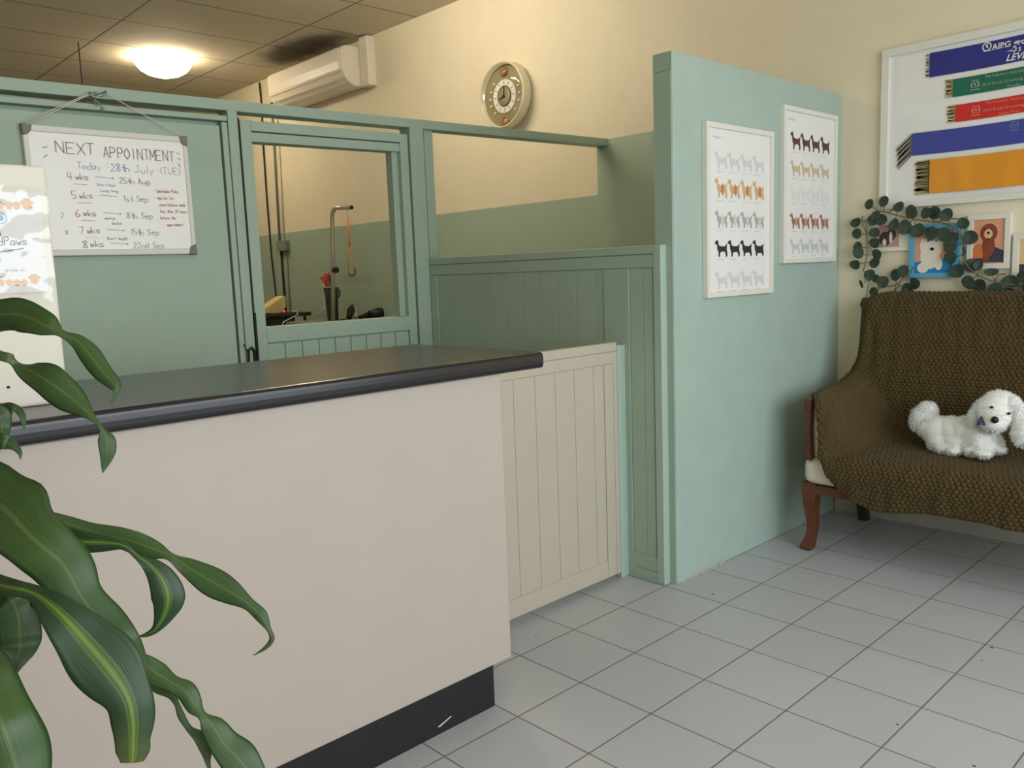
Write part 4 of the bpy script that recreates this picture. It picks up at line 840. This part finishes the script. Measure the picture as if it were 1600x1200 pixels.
def grid_uv(o, S, nv, nu):
    du = np.zeros((nv, nu)); du[:, 1:] = np.linalg.norm(np.diff(S, axis=1), axis=2).cumsum(1)
    dvv = np.zeros((nv, nu)); dvv[1:] = np.linalg.norm(np.diff(S, axis=0), axis=2).cumsum(0)
    du = du*U; dvv = (np.repeat(dvv.mean(1)[:, None], nu, 1))*U
    me = o.data; uvl = me.uv_layers.new(name='UVMap'); idx = np.zeros(len(me.loops), int); me.loops.foreach_get('vertex_index', idx)
    uvl.data.foreach_set('uv', np.stack([du.reshape(-1)[idx], dvv.reshape(-1)[idx]], 1).reshape(-1).astype('f'))
grid_uv(th, S, NV, NU)
md = th.modifiers.new('s', 'SOLIDIFY'); md.thickness = .008; md.offset = 0

# ================================================================= PLUSH DOG
m = bpy.data.materials.new('white_plush'); m.use_nodes = True; b_ = m.node_tree.nodes['Principled BSDF']
b_.inputs['Base Color'].default_value = srgb((253, 252, 247)); b_.inputs['Roughness'].default_value = .9; b_.inputs['Sheen Weight'].default_value = .3; b_.inputs['Subsurface Weight'].default_value = .15; b_.inputs['Subsurface Scale'].default_value = .02; MATS['white_plush'] = m
DY = 4.95; K = .0094
def dp(x, y, d=0): return ony(x, y, DY+d)
FAT = 1.1
def blobs(lst):
    bm = bmesh.new()
    for (x, y, d, rx, ry, rz) in lst:
        c = dp(x, y, d)
        r = bmesh.ops.create_icosphere(bm, subdivisions=3, radius=1)
        for v in r['verts']: v.co = V(c.x+v.co.x*rx*K*FAT, c.y+v.co.y*ry*K*FAT, c.z+v.co.z*rz*K*FAT)
    for v in bm.verts: v.co *= U
    me = bpy.data.meshes.new('tmp'); bm.to_mesh(me); bm.free(); o = bpy.data.objects.new('tmp', me); COL.objects.link(o)
    rm = o.modifiers.new('r', 'REMESH'); rm.mode = 'VOXEL'; rm.voxel_size = .005
    sm = o.modifiers.new('s', 'SMOOTH'); sm.iterations = 6; sm.factor = .6
    bpy.context.view_layer.update()
    me2 = bpy.data.meshes.new_from_object(o.evaluated_get(bpy.context.evaluated_depsgraph_get())); bpy.data.objects.remove(o)
    return me2
def furry(name, lst, parent, nb, ln, label=None, droop=.5):
    me = blobs(lst); me.name = name; co = [v.co.copy() for v in me.vertices]; me.calc_loop_triangles()
    tris = [(t.vertices[:], t.area, t.normal.copy()) for t in me.loop_triangles]; ar = np.array([t[1] for t in tris]); pr = ar/ar.sum()
    rng = np.random.default_rng(3); pick = rng.choice(len(tris), nb, p=pr)
    V0 = list(co); Fc = [tuple(p.vertices) for p in me.polygons]; nf = len(Fc)
    for t in pick:
        vi, _, nn = tris[t]; a, b = rng.random(2)
        if a+b > 1: a, b = 1-a, 1-b
        p = co[vi[0]]*(1-a-b)+co[vi[1]]*a+co[vi[2]]*b
        L = ln*rng.uniform(.6, 1.2); rd = Vector(rng.normal(0, .35, 3)); d = (nn+rd+V(0, 0, -droop)).normalized()
        s_ = nn.cross(rd+V(.1, .2, .3)).normalized()*.0011
        q1 = p+d*L*.55; q2 = p+(d*1.0+V(0, 0, -.25*droop))*L
        k = len(V0); V0 += [p-s_-nn*.001, p+s_-nn*.001, q1+s_*.7, q1-s_*.7, q2]; Fc += [(k, k+1, k+2, k+3), (k+3, k+2, k+4)]
    org = wloc(parent) if parent else V(0, 0, 0)
    m2 = bpy.data.meshes.new(name); m2.from_pydata([v-org for v in V0], [], Fc); m2.materials.append(MATS['white_plush'])
    m2.polygons.foreach_set('use_smooth', [i < nf for i in range(len(Fc))])
    o = bpy.data.objects.new(name, m2); COL.objects.link(o); o.parent = parent
    if label: o['label'] = label
    bv = BVHTree.FromPolygons([v/U for v in co], [tuple(p.vertices) for p in me.polygons]); return o, bv
base = dp(1510, 708)
pd = thing('plush_dog', (base.x, DY, base.z), 'fluffy white toy dog with blue neck bow lying on the knitted throw', 'toy dog')
body = [(1466, 672, 0, 23, 22, 21), (1470, 690, -.05, 20, 20, 16), (1452, 668, 0, 17, 17, 18), (1488, 672, 0, 22, 21, 21), (1508, 672, -.02, 20, 20, 21), (1526, 676, -.05, 21, 20, 22), (1478, 700, -.18, 17, 14, 8), (1490, 704, -.28, 11, 11, 6),
        (1518, 692, -.18, 14, 12, 17), (1520, 704, -.25, 13, 13, 8), (1536, 708, -.36, 13, 13, 6.5), (1545, 682, -.08, 15, 15, 18), (1556, 694, -.05, 11, 11, 14), (1562, 702, -.12, 9, 11, 6),
        (1556, 641, -.18, 26, 24, 22), (1562, 631, -.15, 24, 22, 19), (1575, 640, -.15, 20, 18, 21), (1554, 661, -.34, 17, 16, 12), (1560, 652, -.28, 18, 16, 15), (1545, 656, -.1, 15, 15, 16), (1500, 690, -.1, 24, 18, 12), (1532, 690, -.2, 17, 16, 17), (1545, 697, -.2, 13, 14, 12)]
bo, bvh = furry('body', body, pd, 9000, .012)
furry('tail', [(1441, 651, 0, 15, 15, 15), (1449, 641, .02, 13, 13, 12), (1436, 660, 0, 12, 12, 12), (1452, 654, 0, 12, 12, 12)], pd, 3500, .018)
furry('ear', [(1538, 632, -.22, 9, 9, 10), (1530, 640, -.24, 9, 8, 12), (1523, 651, -.24, 8.5, 8, 13), (1520, 660, -.23, 7, 7, 8)], pd, 2200, .013)
furry('ear', [(1583, 632, -.22, 10, 9, 12), (1592, 645, -.24, 9, 8, 14), (1595, 662, -.25, 11, 8, 14), (1596, 678, -.26, 13, 9, 14), (1597, 688, -.26, 11, 8, 9)], pd, 3000, .013)
def hit(x, y, off=0):
    d = ray(x, y).normalized(); r = bvh.ray_cast(CP, d); p = r[0] if r[0] is not None else dp(x, y, -.4)
    return p - d*off
def ball(name, c, r, m, sc=(1, 1, 1), **k):
    mb = MB(); mb.lathe(c, [(max(1e-4, r*math.sin(math.pi*i/8)), r*sc[2]*-math.cos(math.pi*i/8)) for i in range(9)], n=14); return mb.build(name, m, pd, smooth=True, **k)
mat('nose_black', (14, 14, 14), .3)
ball('nose', hit(1554.3, 656, .035), .052, 'nose_black'); ball('eye', hit(1549.5, 636.5, .03), .025, 'nose_black', (1, 1, .8)); ball('eye', hit(1576.5, 646, .03), .025, 'nose_black', (1, 1, .8))
mat('blue_felt', (92, 84, 158), .8); mat('felt_print', (200, 200, 220), .7)
mb = MB(); a, b, c_ = hit(1533.5, 649, .06), hit(1525, 664, .09), hit(1540, 664.5, .08); mb.prism([a, b, c_], ray(1533, 660).normalized()*.02)
mb.prism([hit(1545, 669, .06), hit(1552, 676, .06), hit(1548, 678, .06)], ray(1533, 660).normalized()*.02)
mb.build('neck_bow', 'blue_felt', pd, bevel=.001, label='purple blue neck bow')

# ================================================================= FOREGROUND PLANT
def leafmat(name, cols):
    m = bpy.data.materials.new(name); m.use_nodes = True; nt = m.node_tree; b = nt.nodes['Principled BSDF']; b.inputs['Roughness'].default_value = .36
    b.inputs['Specular IOR Level'].default_value = .45
    uv = N(nt, 'ShaderNodeUVMap'); s = N(nt, 'ShaderNodeSeparateXYZ'); nt.links.new(uv.outputs[0], s.inputs[0])
    ac_ = mth(nt, 'ABSOLUTE', mth(nt, 'SUBTRACT', s.outputs[0], .5))
    r = N(nt, 'ShaderNodeValToRGB'); nt.links.new(mth(nt, 'MULTIPLY', ac_, 2), r.inputs[0]); e = r.color_ramp.elements
    e[0].position = 0; e[0].color = srgb(cols[0]); e[1].position = 1; e[1].color = srgb((46, 76, 38))
    for p, c in cols[1]: k = e.new(p); k.color = srgb(c)
    nz = N(nt, 'ShaderNodeTexNoise'); mp = N(nt, 'ShaderNodeMapping'); mp.inputs['Scale'].default_value = (60, 2, 1); nt.links.new(uv.outputs[0], mp.inputs[0]); nt.links.new(mp.outputs[0], nz.inputs['Vector']); nz.inputs['Scale'].default_value = 1
    n2 = N(nt, 'ShaderNodeTexNoise'); n2.inputs['Scale'].default_value = 9; tc = N(nt, 'ShaderNodeTexCoord'); nt.links.new(tc.outputs['Object'], n2.inputs['Vector'])
    mx = N(nt, 'ShaderNodeMix', data_type='RGBA', blend_type='MULTIPLY'); mx.inputs[0].default_value = .5; nt.links.new(r.outputs[0], mx.inputs[6]); rr = N(nt, 'ShaderNodeValToRGB'); nt.links.new(nz.outputs['Fac'], rr.inputs[0]); rr.color_ramp.elements[0].color = (.55, .6, .5, 1); rr.color_ramp.elements[0].position = .3; rr.color_ramp.elements[1].position = .7; nt.links.new(rr.outputs[0], mx.inputs[7])
    # yellowed tips
    m3 = N(nt, 'ShaderNodeMix', data_type='RGBA'); t = N(nt, 'ShaderNodeMapRange'); nt.links.new(mth(nt, 'ADD', s.outputs[1], mth(nt, 'MULTIPLY', n2.outputs['Fac'], .12)), t.inputs[0]); t.inputs[1].default_value = 1.03; t.inputs[2].default_value = 1.35
    nt.links.new(t.outputs[0], m3.inputs[0]); nt.links.new(mx.outputs[2], m3.inputs[6]); m3.inputs[7].default_value = srgb((170, 170, 70)); nt.links.new(m3.outputs[2], b.inputs['Base Color'])
    bp = N(nt, 'ShaderNodeBump'); bp.inputs['Strength'].default_value = .25; bp.inputs['Distance'].default_value = .002; nt.links.new(nz.outputs['Fac'], bp.inputs['Height']); nt.links.new(bp.outputs[0], b.inputs['Normal'])
    tr = N(nt, 'ShaderNodeBsdfTranslucent'); nt.links.new(m3.outputs[2], tr.inputs[0]); ms = N(nt, 'ShaderNodeMixShader'); ms.inputs[0].default_value = .18
    nt.links.new(b.outputs[0], ms.inputs[1]); nt.links.new(tr.outputs[0], ms.inputs[2]); nt.links.new(ms.outputs[0], nt.nodes['Material Output'].inputs[0])
    MATS[name] = m
leafmat('corn_leaf', ((96, 118, 66), ((.05, (92, 114, 62)), (.1, (70, 96, 50)), (.8, (66, 94, 48)))))
leafmat('striped_leaf', ((120, 148, 62), ((.08, (98, 128, 52)), (.14, (60, 88, 44)), (.2, (88, 120, 52)), (.27, (50, 76, 44)), (.8, (48, 72, 44)))))
mat('cane_bark', (128, 108, 78), .8, bump=.5, bscale=30, var=.2); mat('pot_white', (206, 200, 188), .5); mat('soil', (50, 38, 28), .95, bump=1, bscale=60)
CR = atd(-330, 760, 3.9)
pt = thing('corn_plant', (CR.x, CR.y, 0), 'tall corn plant with long drooping wavy green leaves in the left foreground', 'plant')
MB().lathe((CR.x, CR.y, 0), [(0, 0), (.42, 0), (.55, .9), (.58, .98), (.53, 1.0), (.5, .9), (0, .86)]).build('pot', 'pot_white', pt, smooth=True)
MB().lathe((CR.x, CR.y, .86), [(0, 0), (.5, 0), (.45, .03), (0, .05)]).build('soil', 'soil', pt)
MB().tube([(CR.x, CR.y, .85), (CR.x+.04, CR.y, 2), (CR.x-.02, CR.y+.02, 3.2), (CR.x, CR.y, CR.z+.1)], [.14, .12, .11, .09], 12).build('cane', 'cane_bark', pt, smooth=True)
MB().tube([(CR.x-.15, CR.y-.1, .85), (CR.x-.2, CR.y-.12, 2), (CR.x-.15, CR.y-.1, 2.9)], [.12, .11, .1], 12).build('cane', 'cane_bark', pt, smooth=True)
def leaf(pts, seed=0, wave=.16, fold=.25, nseg=80, na=12, m='corn_leaf'):
    """pts: (px, py, width px, distance, twist deg) down the midrib"""
    P = catmull(pts, nseg); C3 = [atd(x, y, d) for x, y, w_, d, t in P]; fr = []
    vs = []; uvs = []; L = 0; Ls = [0]
    for i in range(1, nseg): L += (C3[i]-C3[i-1]).length; Ls.append(L)
    for i in range(nseg):
        t = (C3[min(i+1, nseg-1)]-C3[max(i-1, 0)]).normalized(); view = (CP-C3[i]).normalized(); side = t.cross(view).normalized()
        nrm = side.cross(t).normalized(); tw = math.radians(P[i][4]); sd = side*math.cos(tw)+nrm*math.sin(tw); nn = nrm*math.cos(tw)-side*math.sin(tw)
        hw = max(.002, P[i][2]/2*P[i][3]/F/max(.35, math.cos(tw)))
        for j in range(na+1):
            a = 2*j/na-1
            ed = 1+.2*noise.noise(V(Ls[i]*6.5, 5*(a > 0), seed))*abs(a)
            off = hw*(fold*(a*a) + wave*abs(a)**2*math.sin(Ls[i]*9+seed+(1.3 if a > 0 else 0))*1.6)
            vs.append(C3[i]+sd*(a*hw*ed)-nn*off); uvs.append((j/na, Ls[i]/L))
    mb = MB(); mb.add(vs, [(i*(na+1)+j, i*(na+1)+j+1, (i+1)*(na+1)+j+1, (i+1)*(na+1)+j) for i in range(nseg-1) for j in range(na)])
    o = mb.build('leaf', m, pt, smooth=True); me = o.data; ul = me.uv_layers.new(name='UVMap')
    for lp_ in me.loops: ul.data[lp_.index].uv = uvs[lp_.vertex_index]
    md = o.modifiers.new('s', 'SOLIDIFY'); md.thickness = .0012
    return o
c3 = (-330, 750, 10, 3.9, 0)
leaf([c3, (-200, 600, 40, 3.8, 10), (-80, 510, 60, 3.7, 5), (0, 492, 52, 3.6, 0), (38, 494, 52, 3.55, 0), (70, 508, 38, 3.5, 20), (95, 519, 10, 3.5, 60), (120, 532, 22, 3.5, 10), (138, 552, 32, 3.5, 0), (160, 580, 30, 3.5, 0), (178, 600, 20, 3.5, 0), (183, 612, 9, 3.5, 30), (174, 632, 2, 3.5, 30)], 1)
leaf([c3, (-200, 610, 30, 3.7, 30), (-80, 540, 30, 3.6, 50), (0, 553, 24, 3.5, 50), (26, 568, 10, 3.5, 55), (48, 580, 36, 3.45, 10), (75, 596, 52, 3.4, 0), (105, 617, 46, 3.4, 0), (130, 638, 26, 3.4, 10), (149, 655, 9, 3.4, 40), (160, 670, 8, 3.4, 30), (166, 685, 24, 3.4, 0), (168, 705, 25, 3.4, 0), (164, 725, 13, 3.4, 0), (160, 739, 1, 3.4, 0)], 2)
leaf([c3, (-180, 680, 20, 3.7, 20), (-60, 640, 30, 3.6, 10), (0, 643, 26, 3.55, 0), (16, 636, 14, 3.5, 20), (27, 640, 12, 3.5, 0), (35, 652, 10, 3.5, 0), (38, 673, 1, 3.5, 0)], 3)
leaf([c3, (-180, 720, 20, 3.7, 20), (-60, 700, 30, 3.5, 10), (-5, 690, 26, 3.4, 0), (12, 692, 22, 3.4, 0), (24, 699, 12, 3.4, 10), (31, 708, 7, 3.4, 0), (32, 718, 1, 3.4, 0)], 4)
leaf([c3, (-180, 730, 16, 3.7, 10), (-50, 690, 24, 3.5, 10), (-5, 648, 30, 3.45, 0), (3, 670, 22, 3.45, 0), (-2, 695, 10, 3.4, 0), (-8, 720, 2, 3.4, 0)], 12)
# big leaf from upper left
leaf([c3, (-200, 730, 50, 3.4, 10), (-80, 740, 90, 3.0, 0), (0, 790, 112, 2.8, 0), (50, 840, 92, 2.7, 0), (98, 882, 84, 2.7, 0), (126, 930, 64, 2.7, 0), (158, 972, 68, 2.7, 0), (190, 1012, 62, 2.7, 0), (212, 1045, 36, 2.75, 0), (222, 1070, 3, 2.75, 0)], 5, wave=.06, fold=.15)
leaf([c3, (-200, 830, 40, 3.3, 10), (-80, 890, 44, 2.9, 20), (0, 914, 30, 2.6, 10), (50, 926, 26, 2.55, 0), (92, 956, 56, 2.5, 0), (135, 1003, 84, 2.5, 0), (175, 1050, 92, 2.5, 0), (200, 1090, 72, 2.5, 0), (208, 1128, 64, 2.5, 0), (208, 1160, 52, 2.5, 0), (208, 1176, 50, 2.5, 0), (206, 1192, 34, 2.5, 0)], 6, wave=.10, fold=.1, m='striped_leaf')
leaf([c3, (-180, 770, 20, 3.5, 20), (-20, 790, 30, 3.2, 20), (60, 808, 26, 3.1, 30), (105, 818, 26, 3.1, 30), (150, 832, 28, 3.1, 10), (205, 845, 34, 3.1, 0), (240, 858, 28, 3.1, 10), (266, 868, 14, 3.1, 40), (290, 884, 30, 3.1, 0), (325, 905, 40, 3.1, 0), (360, 925, 36, 3.1, 0), (388, 943, 20, 3.1, 10), (408, 962, 20, 3.1, 0), (420, 982, 8, 3.1, 20), (425, 998, 8, 3.1, 0), (415, 1012, 6, 3.1, 0), (396, 1024, 1, 3.1, 0)], 7, wave=.12)
leaf([c3, (-180, 780, 20, 3.5, 20), (-20, 800, 40, 3.15, 10), (70, 834, 36, 3.1, 0), (120, 846, 34, 3.05, 0), (165, 848, 26, 3.05, 10), (195, 853, 12, 3.05, 20), (215, 868, 10, 3.05, 40), (236, 884, 26, 3.05, 0), (254, 906, 44, 3.05, 0), (263, 935, 50, 3.05, 0), (256, 962, 32, 3.05, 0), (243, 983, 14, 3.05, 0), (228, 992, 7, 3.05, 0), (212, 995, 1, 3.05, 0)], 8, wave=.05, m='striped_leaf')
leaf([c3, (-160, 860, 20, 3.4, 20), (0, 915, 14, 3.1, 10), (100, 965, 14, 3.0, 10), (190, 1030, 20, 3.0, 0), (222, 1034, 26, 3.0, 0), (245, 1052, 36, 3.0, 10), (268, 1066, 24, 3.0, 20), (290, 1080, 30, 3.0, 0), (304, 1102, 26, 3.0, 0), (318, 1117, 14, 3.0, 30), (333, 1135, 36, 3.0, 0), (352, 1165, 44, 3.0, 0), (378, 1192, 54, 3.0, 0), (398, 1225, 40, 3.0, 0), (405, 1260, 5, 3.0, 0)], 9, wave=.08)
leaf([c3, (-160, 870, 20, 3.5, 20), (0, 918, 14, 3.2, 10), (120, 985, 14, 3.1, 0), (225, 1045, 20, 3.05, 0), (248, 1068, 26, 3.05, 0), (268, 1084, 14, 3.05, 20), (278, 1100, 9, 3.05, 40), (283, 1118, 12, 3.05, 0), (296, 1138, 10, 3.05, 20), (312, 1152, 18, 3.05, 0), (322, 1172, 18, 3.05, 0), (325, 1192, 8, 3.05, 0), (332, 1215, 1, 3.05, 0)], 10, wave=.08)
leaf([c3, (-160, 880, 40, 3.4, 10), (-40, 915, 50, 3.2, 0), (8, 930, 50, 3.0, 0), (26, 955, 56, 3.0, 0), (31, 990, 58, 3.0, 0), (30, 1020, 46, 3.0, 0), (22, 1045, 20, 3.2, 0), (17, 1066, 2, 3.2, 0)], 11, wave=.04)
leaf([c3, (-200, 900, 60, 3.1, 10), (-110, 960, 90, 2.6, 0), (-50, 1040, 96, 2.3, 0), (-2, 1120, 100, 2.2, 0), (26, 1200, 96, 2.2, 0), (46, 1290, 60, 2.2, 0), (65, 1360, 5, 2.2, 0)], 13, wave=.04, fold=.35)
